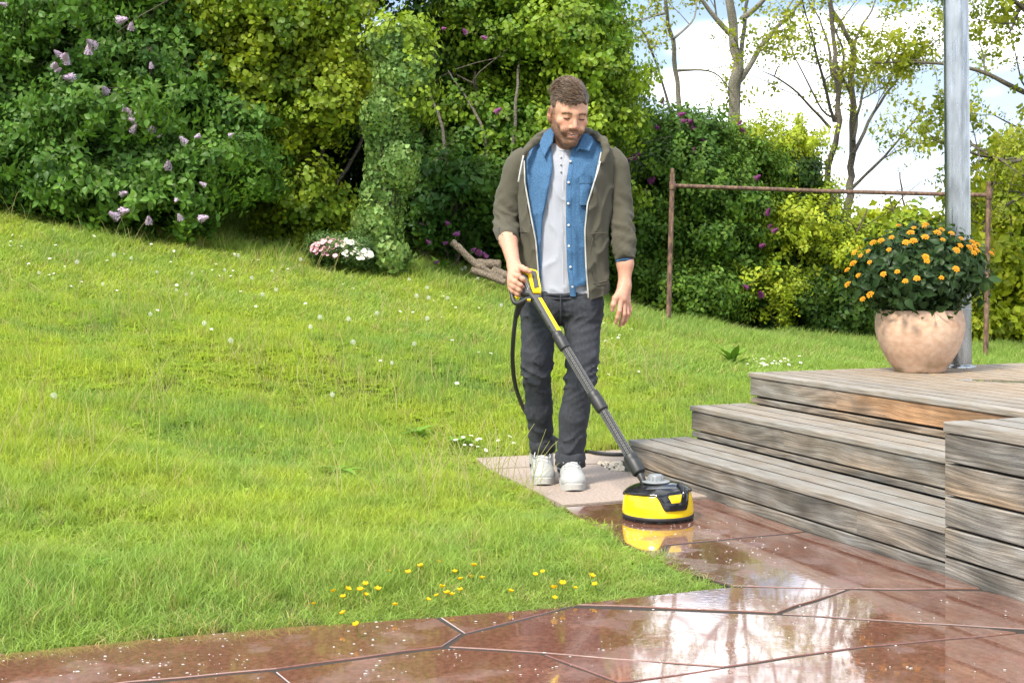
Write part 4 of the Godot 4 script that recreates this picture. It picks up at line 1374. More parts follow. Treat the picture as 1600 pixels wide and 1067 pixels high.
func lawn_flowers():
	var r := RandomNumberGenerator.new()
	r.seed = 19
	# dandelion clock: stem and ball of seeds
	var stem := MB.new()
	tube(stem, [Vector3.ZERO, Vector3(0.006, 0.07, 0), Vector3(0.004, 0.145, 0.003)], [0.0022, 0.002, 0.0018], 5, Color(0.30, 0.30, 0.10))
	var ball := MB.new()
	for k in 60:
		var y := 1.0 - 2.0 * (k + 0.5) / 60.0
		var a := k * 2.39996
		var n := Vector3(cos(a) * sqrt(1 - y * y), y, sin(a) * sqrt(1 - y * y))
		var x := n.cross(Vector3(0.2, 0.9, 0.3)).normalized() * 0.0030
		var z := n.cross(x)
		var p := n * r.randf_range(0.016, 0.022)
		ball.face([p - x, p - z, p + x, p + z], Color(0.70, 0.70, 0.66))
		ball.face([Vector3.ZERO, n * 0.016 + x * 0.08, n * 0.016 - x * 0.08], Color(0.6, 0.6, 0.52))
	var bm := ball.mesh()
	var sm := stem.mesh()
	for s in [[176, 408], [350, 424], [432, 460], [366, 398], [372, 402], [160, 447], [274, 458], [291, 462], [519, 633], [500, 510], [544, 512], [552, 550], [530, 395], [640, 440], [668, 455], [648, 548], [650, 472], [669, 475], [746, 437], [783, 481], [722, 420], [360, 550], [484, 522], [410, 470], [82, 640], [300, 430], [245, 428], [205, 405], [392, 442], [668, 510], [726, 422], [700, 470], [470, 412], [120, 420], [60, 430], [235, 500], [318, 520], [424, 424], [612, 575], [590, 500]]:
		var at := lawn_spot(s[0], s[1] + 20.0)
		var o := thing("dandelion_clock", "white fluffy dandelion seed head standing in the lawn", "dandelion", at, "dandelion clocks in the lawn")
		part("stem", sm, M.petal, o)
		part("seed_head", bm, M.petal, o, Vector3(0.004, 0.16, 0.003))
		o.rotation.y = r.randf() * TAU
		o.scale = Vector3.ONE * r.randf_range(0.6, 0.95)
	# yellow buttercups near the paving
	var cup := MB.new()
	for k in 5:
		var a := k * TAU / 5.0
		leaf(cup, Vector3(0, 0.052, 0), Vector3(cos(a), 0.5, sin(a)), Vector3.UP, 0.012, 0.012, Color(0.82, 0.52, 0.01), -0.3)
	tube(cup, [Vector3.ZERO, Vector3(0.004, 0.03, 0), Vector3(0, 0.053, 0)], [0.0013], 4, Color(0.14, 0.22, 0.03), false)
	var cm := cup.mesh()
	for s in [[606, 902], [616, 962], [530, 935], [540, 944], [552, 936], [562, 940], [572, 930], [530, 942], [490, 954], [566, 940], [660, 942], [684, 935], [704, 942], [690, 940], [710, 906], [735, 912], [752, 921], [790, 938], [835, 908], [852, 898], [866, 938], [878, 928], [862, 944], [894, 926], [916, 916], [935, 922], [724, 918], [724, 936], [664, 902], [676, 890], [738, 902], [548, 970], [568, 990], [585, 937], [705, 945], [640, 910]]:
		var o := part("buttercup", cm, M.petal, self, lawn_spot(s[0], s[1] + 18.0))
		meta(o, "small yellow buttercup in the grass edge beside the wet paving", "flower", "buttercups along the edge of the paving")
		o.rotation = Vector3(r.randfn() * 0.2, r.randf() * TAU, r.randfn() * 0.2)
		o.scale = Vector3.ONE * r.randf_range(0.8, 1.25)
	# daisies
	var dz := MB.new()
	for k in 8:
		var a := k * TAU / 8.0
		leaf(dz, Vector3(0, 0.06, 0), Vector3(cos(a), 0.15, sin(a)), Vector3.UP, 0.012, 0.006, Color(0.82, 0.82, 0.80), 0.0, [1.0])
	dz.face([Vector3(0.004, 0.0615, 0), Vector3(0, 0.0615, -0.004), Vector3(-0.004, 0.0615, 0), Vector3(0, 0.0615, 0.004)], Color(0.8, 0.55, 0.05))
	tube(dz, [Vector3.ZERO, Vector3(0, 0.059, 0)], [0.0012], 4, Color(0.14, 0.22, 0.03), false)
	var dm := dz.mesh()
	var spots := []
	for k in 16:
		spots.append([r.randf_range(700, 815), r.randf_range(688, 712)])
	for k in 30:
		spots.append([r.randf_range(945, 1010) , r.randf_range(480, 540)])
	for k in 30:
		spots.append([1200 + r.randfn() * 22.0, 568 + r.randfn() * 4.0])
	for k in 90:
		var px := r.randf_range(0, 1000)
		spots.append([px, table([[0, 350], [440, 410], [800, 480], [1000, 530]], px) + 170.0 * r.randf() * r.randf()])
	for s in spots:
		var at := lawn_spot(s[0], s[1] + 8.0)
		if not grass_at(at.x, -at.z):
			continue
		var o := part("daisy", dm, M.petal, self, at)
		meta(o, "tiny white daisy flowering in the lawn", "flower", "daisies in the lawn")
		o.rotation = Vector3(0.3 + r.randfn() * 0.25, r.randf() * 0.6, r.randfn() * 0.25)
		o.scale = Vector3.ONE * r.randf_range(0.9, 1.4)
	# broad-leaved weeds
	for w in [[1145, 575, 0.19, "tall broad-leaved dock plant in the lawn left of the deck"], [150, 905, 0.10, "small pale-leaved weed in the grass at the lower left"], [530, 750, 0.12, "flat yellow-green dandelion rosette in the middle of the lawn"], [720, 700, 0.11, "leafy weed at the far left corner of the path"], [118, 335, 0.24, "big grey-leaved weed below the lilac at the top of the lawn"], [690, 430, 0.22, "tufted leafy weed between the ivy trunk and the logs"], [655, 690, 0.13, "dark green dock rosette in the lawn left of the man's feet"]]:
		var at := lawn_spot(w[0], w[1])
		var o := thing("leafy_weed", w[3], "weed", at, "broad-leaved weeds in the lawn")
		var pale: bool = w[0] == 150 or w[0] == 118
		for k in 11:
			var mb := MB.new()
			var a := k * 2.4 + 0.5
			var l: float = w[2] * r.randf_range(0.5, 1.15)
			leaf(mb, Vector3(0, 0.01 + 0.008 * k * w[2] * 4.0, 0), Vector3(cos(a), r.randf_range(0.7, 2.2) if w[2] > 0.15 else r.randf_range(0.3, 0.8), sin(a)), Vector3.UP, l, l * 0.30, Color(0.42, 0.46, 0.30) if pale and k < 4 else Color(0.13, 0.25, 0.03) * r.randf_range(0.8, 1.3), 0.35, [0.6, 1.0, 0.95, 0.6])
			part("leaf", mb.mesh(), M.petal, o)

# ---------------------------------------------------------------- patio cleaner with its lance and gun
func plate(mb: MB, outline: Array, thick: float, bev: float, to3: Callable, n: Vector3, shift := 0.0):
	# an outline (pixels) swept along n with rounded edges
	var poly := PackedVector2Array()
	for q in outline:
		poly.append(Vector2(q[0], q[1]))
	if Geometry2D.is_polygon_clockwise(poly):
		poly.reverse()
	var inner: PackedVector2Array = poly
	var off := Geometry2D.offset_polygon(poly, -bev * 365.0, Geometry2D.JOIN_ROUND)
	if off.size() > 0:
		inner = off[0]
		if Geometry2D.is_polygon_clockwise(inner):
			inner.reverse()
	var mid := Vector3.ZERO
	for q in poly:
		mid += to3.call(q) / poly.size()
	for s in [1.0, -1.0]:
		var ids := Geometry2D.triangulate_polygon(inner)
		var at := mb.v.size()
		for q in inner:
			mb.vert(to3.call(q) + n * (shift + s * thick / 2))
		for k in range(0, ids.size(), 3):
			var a := mb.v[at + ids[k]]
			var b := mb.v[at + ids[k + 1]]
			var c := mb.v[at + ids[k + 2]]
			if (c - a).cross(b - a).dot(n * s) > 0:
				mb.tri(at + ids[k], at + ids[k + 1], at + ids[k + 2])
			else:
				mb.tri(at + ids[k], at + ids[k + 2], at + ids[k + 1])
		for k in inner.size():                   # chamfer
			var a := inner[k]
			var b := inner[(k + 1) % inner.size()]
			var f := [to3.call(a) + n * (shift + s * thick / 2), to3.call(b) + n * (shift + s * thick / 2), to3.call(_nearest(poly, b)) + n * (shift + s * (thick / 2 - bev)), to3.call(_nearest(poly, a)) + n * (shift + s * (thick / 2 - bev))]
			if (f[2] - f[0]).cross(f[1] - f[0]).dot((f[0] + f[2]) / 2 - mid - n * shift) < 0:
				f.reverse()
			mb.face(f)
	for k in poly.size():
		var a := poly[k]
		var b := poly[(k + 1) % poly.size()]
		var h := thick / 2 - bev
		var f := [to3.call(a) + n * (shift + h), to3.call(b) + n * (shift + h), to3.call(b) + n * (shift - h), to3.call(a) + n * (shift - h)]
		var e: Vector3 = (f[1] - f[0]).cross(n)
		var t2: Vector2 = (b - a).orthogonal()
		var probe: Vector2 = (a + b) / 2 + t2.normalized() * 0.3
		var out: Vector3 = to3.call((a + b) / 2 + t2.normalized()) - to3.call((a + b) / 2)
		if Geometry2D.is_point_in_polygon(probe, poly):
			out = -out
		if (f[2] - f[0]).cross(f[1] - f[0]).dot(out) < 0:
			f.reverse()
		mb.face(f)

func patio_cleaner():
	var c := Vector3(0.572, 0.004, -5.265)                   # middle of the round hood
	var o := thing("patio_cleaner", "round yellow and black patio cleaner head with its long lance and trigger gun", "pressure washer", c)
	var R := 0.1375
	var prof := [Vector2(R + 0.001, 0.018), Vector2(R + 0.002, 0.03), Vector2(R, 0.055), Vector2(R - 0.004, 0.08), Vector2(R - 0.010, 0.098), Vector2(R - 0.020, 0.110), Vector2(R - 0.040, 0.119), Vector2(R - 0.075, 0.126), Vector2(0.02, 0.130), Vector2(0.0, 0.130)]
	var p2 := []
	for k in prof.size() - 1:
		for s in 4:
			p2.append(prof[k].lerp(prof[k + 1], s / 4.0))
	p2.append(prof[-1])
	var slope := func(p: Vector3) -> Vector3:               # the hood is lower on its left half
		return Vector3(p.x, p.y * (1.0 + 0.055 * clampf(p.x / R, -1, 1) * smoothstep(0.03, 0.1, p.y)), p.z)
	var mb := MB.new()
	lathe(mb, p2, 96)
	for k in mb.v.size():
		mb.v[k] = slope.call(mb.v[k])
	part("hood", mb.mesh(), M.yellow, o)
	mb = MB.new()
	lathe(mb, [Vector2(R - 0.006, 0.006), Vector2(R + 0.001, 0.006), Vector2(R + 0.003, 0.009), Vector2(R + 0.003, 0.017), Vector2(R - 0.002, 0.020)], 96)
	part("skirt", mb.mesh(), M.rubber, o)
	mb = MB.new()
	for k in 190:
		var a := k * TAU / 190.0
		var b := Vector3(cos(a), 0, sin(a)) * (R - 0.002)
		tube(mb, [b + Vector3(0, 0.008, 0), b * (1.0 + 0.02 * rng.randfn()) + Vector3(0, -0.003, 0)], [0.0022, 0.0012], 4)
	part("bristles", mb.mesh(), M.rubber, o)
	# black cover: it drapes over the top and sends a broad tongue down the front right
	var prof_at := func(t: float) -> Vector2:                # along the profile from the top (0) to the rim (1)
		var q: Array = p2
		var f := (1.0 - t) * (q.size() - 1)
		var i := mini(int(f), q.size() - 2)
		return q[i].lerp(q[i + 1], f - i)
	var front := 1.572 - 0.42                                 # angle of the tongue, in the lathe's own turn
	var low := func(a: float) -> float:                       # how far down the cover comes at this angle
		var da := absf(wrapf(a - front, -PI, PI))
		var t := 0.535 + 0.02 * cos(a * 2.0)
		t = maxf(t, lerpf(0.535, 0.82, smoothstep(0.62, 0.30, da)))
		var dl := absf(wrapf(a - (PI + 0.35), -PI, PI))
		return maxf(t, lerpf(0.535, 0.62, smoothstep(0.5, 0.2, dl)))
	mb = MB.new()
	var nA := 160
	var nT := 26
	for i in nT + 2:
		for s in nA:
			var a := TAU * s / nA
			var t: float = low.call(a) * minf(1.0, float(i) / nT)
			var q: Vector2 = prof_at.call(t)
			var q2: Vector2 = prof_at.call(minf(1.0, t + 0.01))
			var out := Vector2(-(q2.y - q.y), q2.x - q.x).normalized()
			var lift := 0.0065 if i <= nT else -0.002
			if i == nT:
				lift = 0.0055
			# raised rim along the edge of the tongue
			if i > nT - 4 and i <= nT:
				lift += 0.002
			q += Vector2(absf(out.x), absf(out.y)) * lift
			mb.vert(slope.call(Vector3(cos(a) * q.x, q.y, sin(a) * q.x)))
	for i in nT + 1:
		for s in nA:
			var s2 := (s + 1) % nA
			mb.quad(i * nA + s, (i + 1) * nA + s, (i + 1) * nA + s2, i * nA + s2)
	# the rows run downwards here, so the faces turn the other way round
	for k in range(0, mb.ix.size(), 3):
		var h := mb.ix[k + 1]
		mb.ix[k + 1] = mb.ix[k + 2]
		mb.ix[k + 2] = h
	part("cover", mb.mesh(), M.black, o)
	# yellow window in the tongue
	mb = MB.new()
	for i in 7:
		for s in 9:
			var t := lerpf(0.54, 0.70, i / 6.0)
			var wide := lerpf(0.25, 0.15, i / 6.0)
			var a := front + lerpf(-wide, wide, s / 8.0)
			var q: Vector2 = prof_at.call(t)
			var q2: Vector2 = prof_at.call(t + 0.01)
			var out := Vector2(-(q2.y - q.y), q2.x - q.x).normalized()
			var edge: bool = i == 0 or i == 6 or s == 0 or s == 8
			q += Vector2(absf(out.x), absf(out.y)) * (0.006 if edge else 0.0082)
			mb.vert(slope.call(Vector3(cos(a) * q.x, q.y, sin(a) * q.x)))
	for i in 6:
		for s in 8:
			mb.quad(i * 9 + s, i * 9 + s + 1, i * 9 + 10 + s, i * 9 + 9 + s)
	part("window", mb.mesh(), M.yellow, o)
	# handle ridge on the right of the cover, grey knob
	mb = MB.new()
	var ridge := []
	for k in 9:
		var a := front - 0.50 + 0.03 * k
		var q: Vector2 = prof_at.call(lerpf(0.30, 0.66, k / 8.0))
		ridge.append(slope.call(Vector3(cos(a) * (q.x + 0.004), q.y + 0.010 - 0.004 * k / 8.0, sin(a) * (q.x + 0.004))))
	tube(mb, ridge, [0.008, 0.010, 0.011, 0.011, 0.011, 0.0105, 0.010, 0.009, 0.006], 12)
	part("ridge", mb.mesh(), M.black, o)
	mb = MB.new()
	lathe(mb, [Vector2(0.052, 0.134), Vector2(0.056, 0.138), Vector2(0.054, 0.141), Vector2(0.034, 0.143), Vector2(0.031, 0.146)], 40)
	lathe(mb, [Vector2(0.031, 0.144), Vector2(0.030, 0.150), Vector2(0.0265, 0.162), Vector2(0.0235, 0.166), Vector2(0.0, 0.167)], 40)
	var kn := part("knob", mb.mesh(), M.knob, o, Vector3(-0.008, 0, 0))
	mb = MB.new()
	for k in 12:
		var a := k * TAU / 12
		var e := Vector3(cos(a), 0, sin(a))
		tube(mb, [e * 0.0315 + Vector3(0, 0.146, 0), e * 0.0272 + Vector3(0, 0.162, 0)], [0.003, 0.0022], 5)
	part("grip_ribs", mb.mesh(), M.knob, kn)

	# lance
	var deep := func(y: float) -> float: return 5.74 - 0.46 * (y - 440.0) / 308.0
	var at3 := func(q: Vector2) -> Vector3: return pt(q.x, q.y, deep.call(q.y)) - c
	var A: Vector3 = at3.call(Vector2(838, 463))
	var B: Vector3 = at3.call(Vector2(1003, 748))
	var axis := (B - A).normalized()
	var n := axis.cross(Vector3.UP).cross(axis).normalized()
	n = Vector3(0.12, 0.2, 1.0)
	n = (n - axis * n.dot(axis)).normalized()
	var on := func(x: float, y: float) -> Vector3: return at3.call(Vector2(x, y))
	var ribbed := func(p: Vector3, q: Vector3, rad: float):
		var m := MB.new()
		tube(m, [p, q], [rad * 0.84], 20)
		var g := part("lance_tube", m.mesh(), M.rubber, o)
		m = MB.new()
		var d := (q - p).normalized()
		var x := d.cross(Vector3.UP).normalized()
		var y := d.cross(x)
		for k in 14:
			var a := k * TAU / 14
			var e := (x * cos(a) + y * sin(a)) * rad * 0.92
			tube(m, [p + e, q + e], [0.0014], 4)
		var len_ := (q - p).length()
		for k in int(len_ / 0.0125):
			var s := p + d * (k + 0.5) * 0.0125
			tube(m, [s - d * 0.001, s + d * 0.001], [rad * 0.96], 20)
		part("ribs", m.mesh(), M.ribs, g)
	var collar := func(p: Vector3, q: Vector3, rad: float):
		var m := MB.new()
		var d := (q - p)
		tube(m, [p, p + d * 0.06, p + d * 0.28, p + d * 0.34, p + d * 0.38, p + d * 0.92, q], [rad * 0.82, rad, rad, rad * 0.88, rad * 1.08, rad * 1.02, rad * 0.86], 24)
		part("coupler", m.mesh(), M.rubber, o)
	ribbed.call(on.call(878, 535), on.call(930, 621), 0.0195)
	collar.call(on.call(869, 520), on.call(884, 546), 0.0235)
	ribbed.call(on.call(940, 637), on.call(990, 722), 0.0195)
	collar.call(on.call(925, 613), on.call(943, 642), 0.0255)
	collar.call(on.call(983, 711), on.call(1000, 740), 0.027)
	mb = MB.new()
	tube(mb, [on.call(998, 737), on.call(1004, 749), on.call(1009, 762)], [0.017, 0.0135, 0.010], 16)
	part("nozzle", mb.mesh(), M.rubber, o)
	# gun
	var grey := mat(lin(0.030, 0.030, 0.031), 0.42)
	mb = MB.new()
	plate(mb, [[813, 428], [824, 432], [828, 440], [831, 455], [834, 461], [844, 461], [846, 468], [862, 496], [878, 520], [869, 528], [862, 520], [846, 493], [832, 470], [826, 463], [814, 462], [817, 446]], 0.034, 0.006, at3, n)
	part("gun_body", mb.mesh(), grey, o)
	mb = MB.new()
	plate(mb, [[813.4, 426.6], [819.7, 420], [838, 424.6], [841, 428], [846, 454], [844.6, 460.2], [833.4, 460.2], [830, 452], [825, 433], [822, 429.6]], 0.040, 0.005, at3, n)
	var loop := part("gun_top", mb.mesh(), M.yellow, o)
	mb = MB.new()
	plate(mb, [[827.6, 424.6], [837.2, 427.2], [839, 430], [842.8, 452.8], [835.2, 454.4], [831.4, 433]], 0.044, 0.002, at3, n)
	part("inset", mb.mesh(), M.rubber, loop)
	mb = MB.new()
	plate(mb, [[840.6, 467.8], [846.6, 467.8], [877, 519.4], [870.2, 519.8]], 0.038, 0.003, at3, n)
	part("stripe", mb.mesh(), M.yellow, o)
	mb = MB.new()
	plate(mb, [[820, 445], [821, 444.5], [825.6, 454.6], [824.8, 455.2]], 0.0352, 0.0002, at3, n)
	plate(mb, [[822, 444], [823.2, 443.6], [827, 452], [826.2, 452.6]], 0.0352, 0.0002, at3, n)
	part("lettering", mb.mesh(), M.white, o)
	mb = MB.new()                                            # grip inside the hand
	plate(mb, [[812, 429], [819, 430], [817, 446], [813, 458], [805, 457], [808, 444]], 0.030, 0.008, at3, n)
	part("grip", mb.mesh(), grey, o)
	mb = MB.new()                                            # guard below the hand
	var guard := []
	for q in [[799, 447], [799.5, 458], [802, 469], [806.5, 474], [814, 471.5], [822, 467.5], [830, 466]]:
		guard.append(on.call(q[0], q[1]))
	tube(mb, smooth_path(guard, 5), [0.010], 12)
	part("guard", mb.mesh(), M.rubber, o)
	mb = MB.new()
	plate(mb, [[804, 457], [811, 458], [812, 463], [808, 467], [804.5, 465]], 0.016, 0.003, at3, n)
	plate(mb, [[824, 468], [830, 467.5], [829, 470.5], [823, 470]], 0.018, 0.002, at3, n)
	part("trigger", mb.mesh(), M.yellow, o)
	mb = MB.new()
	for q in [[833, 473], [844, 492], [858, 516]]:
		tube(mb, [on.call(q[0], q[1] - 3) + n * 0.015, on.call(q[0], q[1] - 3) + n * 0.018], [0.0032], 10)
	part("screw", mb.mesh(), M.black, o)

	# hose
	var h := [pt(817, 470, 5.74), pt(811, 479, 5.76), pt(806, 495, 5.78), pt(802, 530, 5.82), pt(801, 565, 5.9), pt(806, 605, 6.05), pt(822, 645, 6.28), pt(845, 670, 6.45), pt(866, 684, 6.6), pt(886, 697, 6.8), gph(908, 707), gph(935, 712), gph(965, 714), gph(990, 712), gph(1020, 706), gph(1070, 690)]
	var o2 := thing("hose", "black high-pressure hose hanging from the gun and lying on the dry flags", "hose", h[0])
	for k in h.size():
		h[k] -= o2.position
	mb = MB.new()
	tube(mb, smooth_path(h, 8), [0.0095], 12)
	part("hose_line", mb.mesh(), M.rubber, o2)
	mb = MB.new()
	tube(mb, [h[0], h[0].lerp(h[1], 0.6), h[1], h[2]], [0.015, 0.016, 0.0145, 0.0115], 14)
	part("sleeve", mb.mesh(), M.rubber, o2)

func gph(x: float, y: float) -> Vector3:
	var q := gp(x, y)
	return Vector3(q.x, 0.0135, -q.y)

func wet_details():
	var r := RandomNumberGenerator.new()
	r.seed = 29
	# drops and foam left by the jet
	var drop := MB.new()
	lathe(drop, [Vector2(1.0, 0.0), Vector2(0.9, 0.35), Vector2(0.55, 0.62), Vector2(0.0, 0.75)], 8)
	var w := []
	var t := []
	for k in 800:
		var px: float
		var py: float
		var m := r.randf()
		if m < 0.45:
			px = r.randf_range(0, 720); py = r.randf_range(955, 1065)
		elif m < 0.75:
			px = 1090 + r.randfn() * 110; py = 815 + absf(r.randfn()) * 40
		else:
			px = r.randf_range(700, 1600); py = r.randf_range(925, 1060)
		var q := gp(px, py)
		if not Geometry2D.is_point_in_polygon(q, paved) or Geometry2D.is_point_in_polygon(q, decked) or lumpy.get_noise_2d(q.x * 3.0, q.y * 3.0) < -0.1:
			continue
		var s := r.randf_range(0.0008, 0.0024)
		w.append(Transform3D(Basis(Vector3.UP, r.randf() * TAU).scaled(Vector3(s * r.randf_range(0.8, 2.2), s * 0.6, s)), Vector3(q.x, 0.0015, -q.y)))
		t.append(Color(1, 1, 1) * r.randf_range(0.45, 0.8))
	copies("foam_specks", drop.mesh(), M.petal, w, t)
	# gravel filling the gap at the end of the step
	var peb := MB.new()
	for k in 8:
		pass
	lathe(peb, [Vector2(0.0, -0.5), Vector2(0.7, -0.35), Vector2(1.0, 0.0), Vector2(0.75, 0.4), Vector2(0.0, 0.6)], 7)
	w = []
	t = []
	for k in 260:
		var q := gp(r.randf_range(934, 1000), r.randf_range(722, 736))
		if q.x > 0.545:
			continue
		var s := r.randf_range(0.005, 0.013)
		w.append(Transform3D(Basis(Vector3(r.randfn(), r.randfn(), r.randfn()).normalized(), r.randf() * TAU).scaled(Vector3(s, s * 0.7, s * 1.2)), Vector3(q.x, 0.0, -q.y)))
		t.append(Color(0.62, 0.52, 0.40).lerp(Color(0.42, 0.34, 0.25), r.randf()))
	var gm := tinted(0.9)
	copies("gravel", peb.mesh(), gm, w, t)
	# fallen petals on the deck, puddle
	for s in [[1457, 586.5], [1512, 583], [1558, 579]]:
		var mb := MB.new()
		leaf(mb, Vector3.ZERO, Vector3(1, 0.15, 0.3), Vector3.UP, 0.016, 0.012, Color(0.85, 0.55, 0.02), -0.1)
		var d: float = 0.542 * FOCAL / (s[1] - HORIZON)
		var o := part("fallen_petal", mb.mesh(), M.petal, self, Vector3((s[0] - 800.0) * d / FOCAL, 0.459, -d))
		meta(o, "small yellow petal fallen on the deck boards by the pot", "petal", "fallen petals on the deck")
	# shallow puddle left on the deck
	var out := PackedVector2Array()
	for k in 36:
		var a := TAU * k / 36.0
		var rad := 1.0 + 0.35 * fine.get_noise_2d(cos(a) * 1.5, sin(a) * 1.5)
		out.append(Vector2(2.26 + 0.20 * rad * cos(a), 6.12 + 0.075 * rad * sin(a) - 0.10 * cos(a)))
	var pm := MB.new()
	prism(pm, out, 0.4562, 0.4575, 0.0006)
	var water := mat(Color(0.75, 0.78, 0.80, 0.10), 0.03)
	water.transparency = BaseMaterial3D.TRANSPARENCY_ALPHA
	meta(part("puddle", pm.mesh(), water), "shallow clear puddle on the deck boards right of the flower pot", "puddle")

# ---------------------------------------------------------------- the man
const STAND := Vector3(0.22857, 0, -6.0)

func mp(x: float, y: float, z := 0.0) -> Vector3:       # measured pixel and distance in front of the man's own plane, in his own space
	return pt(x, y, 6.0 - z) - STAND

# torso: [row, left, right, half depth, middle depth]
const TRUNK := [[206, 856, 922, 0.075, -0.045], [214, 846, 935, 0.090, -0.045], [224, 831, 949, 0.098, -0.045], [236, 816, 961, 0.106, -0.042], [252, 806, 967, 0.117, -0.036], [275, 805, 963, 0.127, -0.030], [305, 808, 957, 0.132, -0.028], [340, 809, 953, 0.131, -0.028], [380, 809, 951, 0.128, -0.026], [420, 810, 951, 0.126, -0.024], [450, 811, 951, 0.126, -0.022], [480, 812, 949, 0.124, -0.022]]

func trunk_row(y: float, inset: float) -> Array:
	var k := 1
	while k < TRUNK.size() - 1 and TRUNK[k][0] < y:
		k += 1
	var t := clampf((y - TRUNK[k - 1][0]) / (TRUNK[k][0] - TRUNK[k - 1][0]), 0, 1)
	var v := []
	for c in 5:
		v.append(lerpf(TRUNK[k - 1][c], TRUNK[k][c], t))
	var l := mp(v[1], y, v[4])
	var r := mp(v[2], y, v[4])
	return [(l.x + r.x) / 2, (r.x - l.x) / 2 - inset, v[3] - inset * 0.9, v[4], l.y]

func trunk_at(y: float, a: float, inset: float) -> Vector3:
	var q := trunk_row(y, inset)
	var c := cos(a)
	var s := sin(a)
	var e := 0.80
	return Vector3(q[0] + q[1] * signf(c) * pow(absf(c), e), q[4], q[3] + q[2] * signf(s) * pow(absf(s), e))

func trunk_angle(px: float, y: float, inset: float) -> float:   # the angle on the front at which a layer is seen at pixel px
	var q := trunk_row(y, inset)
	var x: float = (px - 800.0) * (6.0 - q[3] - q[2] * 0.8) / FOCAL - STAND.x
	var u := clampf((x - q[0]) / q[1], -0.995, 0.995)
	return acos(signf(u) * pow(absf(u), 1.0 / 0.80))

func on_trunk(px: float, y: float, inset: float) -> Vector3:
	return trunk_at(y, trunk_angle(px, y, inset), inset)

func drape(p: Vector3, sd: float) -> float:            # soft waves with sharper creases between them
	var w := 0.8 * lumpy.get_noise_3d(p.x * 9.0 + sd, p.y * 3.5, p.z * 9.0)
	var c := 1.0 - absf(fine.get_noise_3d(p.x * 9.0 + p.y * 3.0, p.y * 4.2 - p.x * 5.0 + sd, p.z * 9.0 + sd))
	return w + 0.65 * c * c * c * c * c - 0.3

func layer(y0: float, y1: float, inset: float, left: Array, right: Array, folds: float, hem, sd: float, flare := 0.010) -> MB:
	# cloth round the trunk, open in front between the two edges
	var mb := MB.new()
	var rows := int((y1 - y0) / 2.2)
	var cols := 150
	for i in rows + 1:
		var y := lerpf(y0, y1, float(i) / rows)
		var a0 := trunk_angle(table(right, y), y, inset)
		var a1 := trunk_angle(table(left, y), y, inset)
		if left.is_empty():
			pass
		for side in 2:
			for s in cols + 1:
				var u := float(s) / cols
				if side == 1:
					u = 1.0 - u
				var a := lerpf(a0, a1 - TAU, u)
				var yy := lerpf(y, y + hem.call(a), float(i) / rows) if hem != null else y
				var p := trunk_at(yy, a, inset + (0.006 if side == 1 else 0.0))
				var n := Vector3(cos(a), 0, sin(a))
				var w := drape(p, sd)
				var open := minf(u, 1.0 - u)
				p += n * w * folds * clampf((y - 225.0) / 60.0, 0.15, 1.0)
				p += n * flare * smoothstep(0.05, 0.0, open)
				mb.vert(p)
	var per := (cols + 1) * 2
	for i in rows:
		for s in per:
			var s2 := (s + 1) % per
			mb.quad(i * per + s, i * per + s2, (i + 1) * per + s2, (i + 1) * per + s)
	return mb

func sleeve(path: Array, radii: Array, sd: float, amount: float) -> MB:
	var p := smooth_path(path, 10)
	var mb := MB.new()
	var rr := []
	for k in p.size():
		var t := float(k) / (p.size() - 1) * (radii.size() - 1)
		var i := mini(int(t), radii.size() - 2)
		rr.append(lerpf(radii[i], radii[i + 1], smoothstep(0, 1, t - i)))
	tube(mb, p, rr, 40, Color.WHITE, true)
	var n := p.size()
	for k in n:
		var t := float(k) / (n - 1)
		for s in 40:
			var o := k * 40 + s
			var v := mb.v[o]
			var out: Vector3 = (v - p[k]).normalized()
			var ring := (1.0 - 2.2 * absf(fine.get_noise_3d(v.x * 7.0 + sd, v.y * 21.0 + v.x * 12.0, v.z * 9.0))) * smoothstep(0.15, 0.75, t)
			var broad := lumpy.get_noise_3d(v.x * 10.0, v.y * 9.0 + sd, v.z * 10.0)
			mb.v[o] = v + out * (ring * amount + broad * amount * 0.7)
	return mb

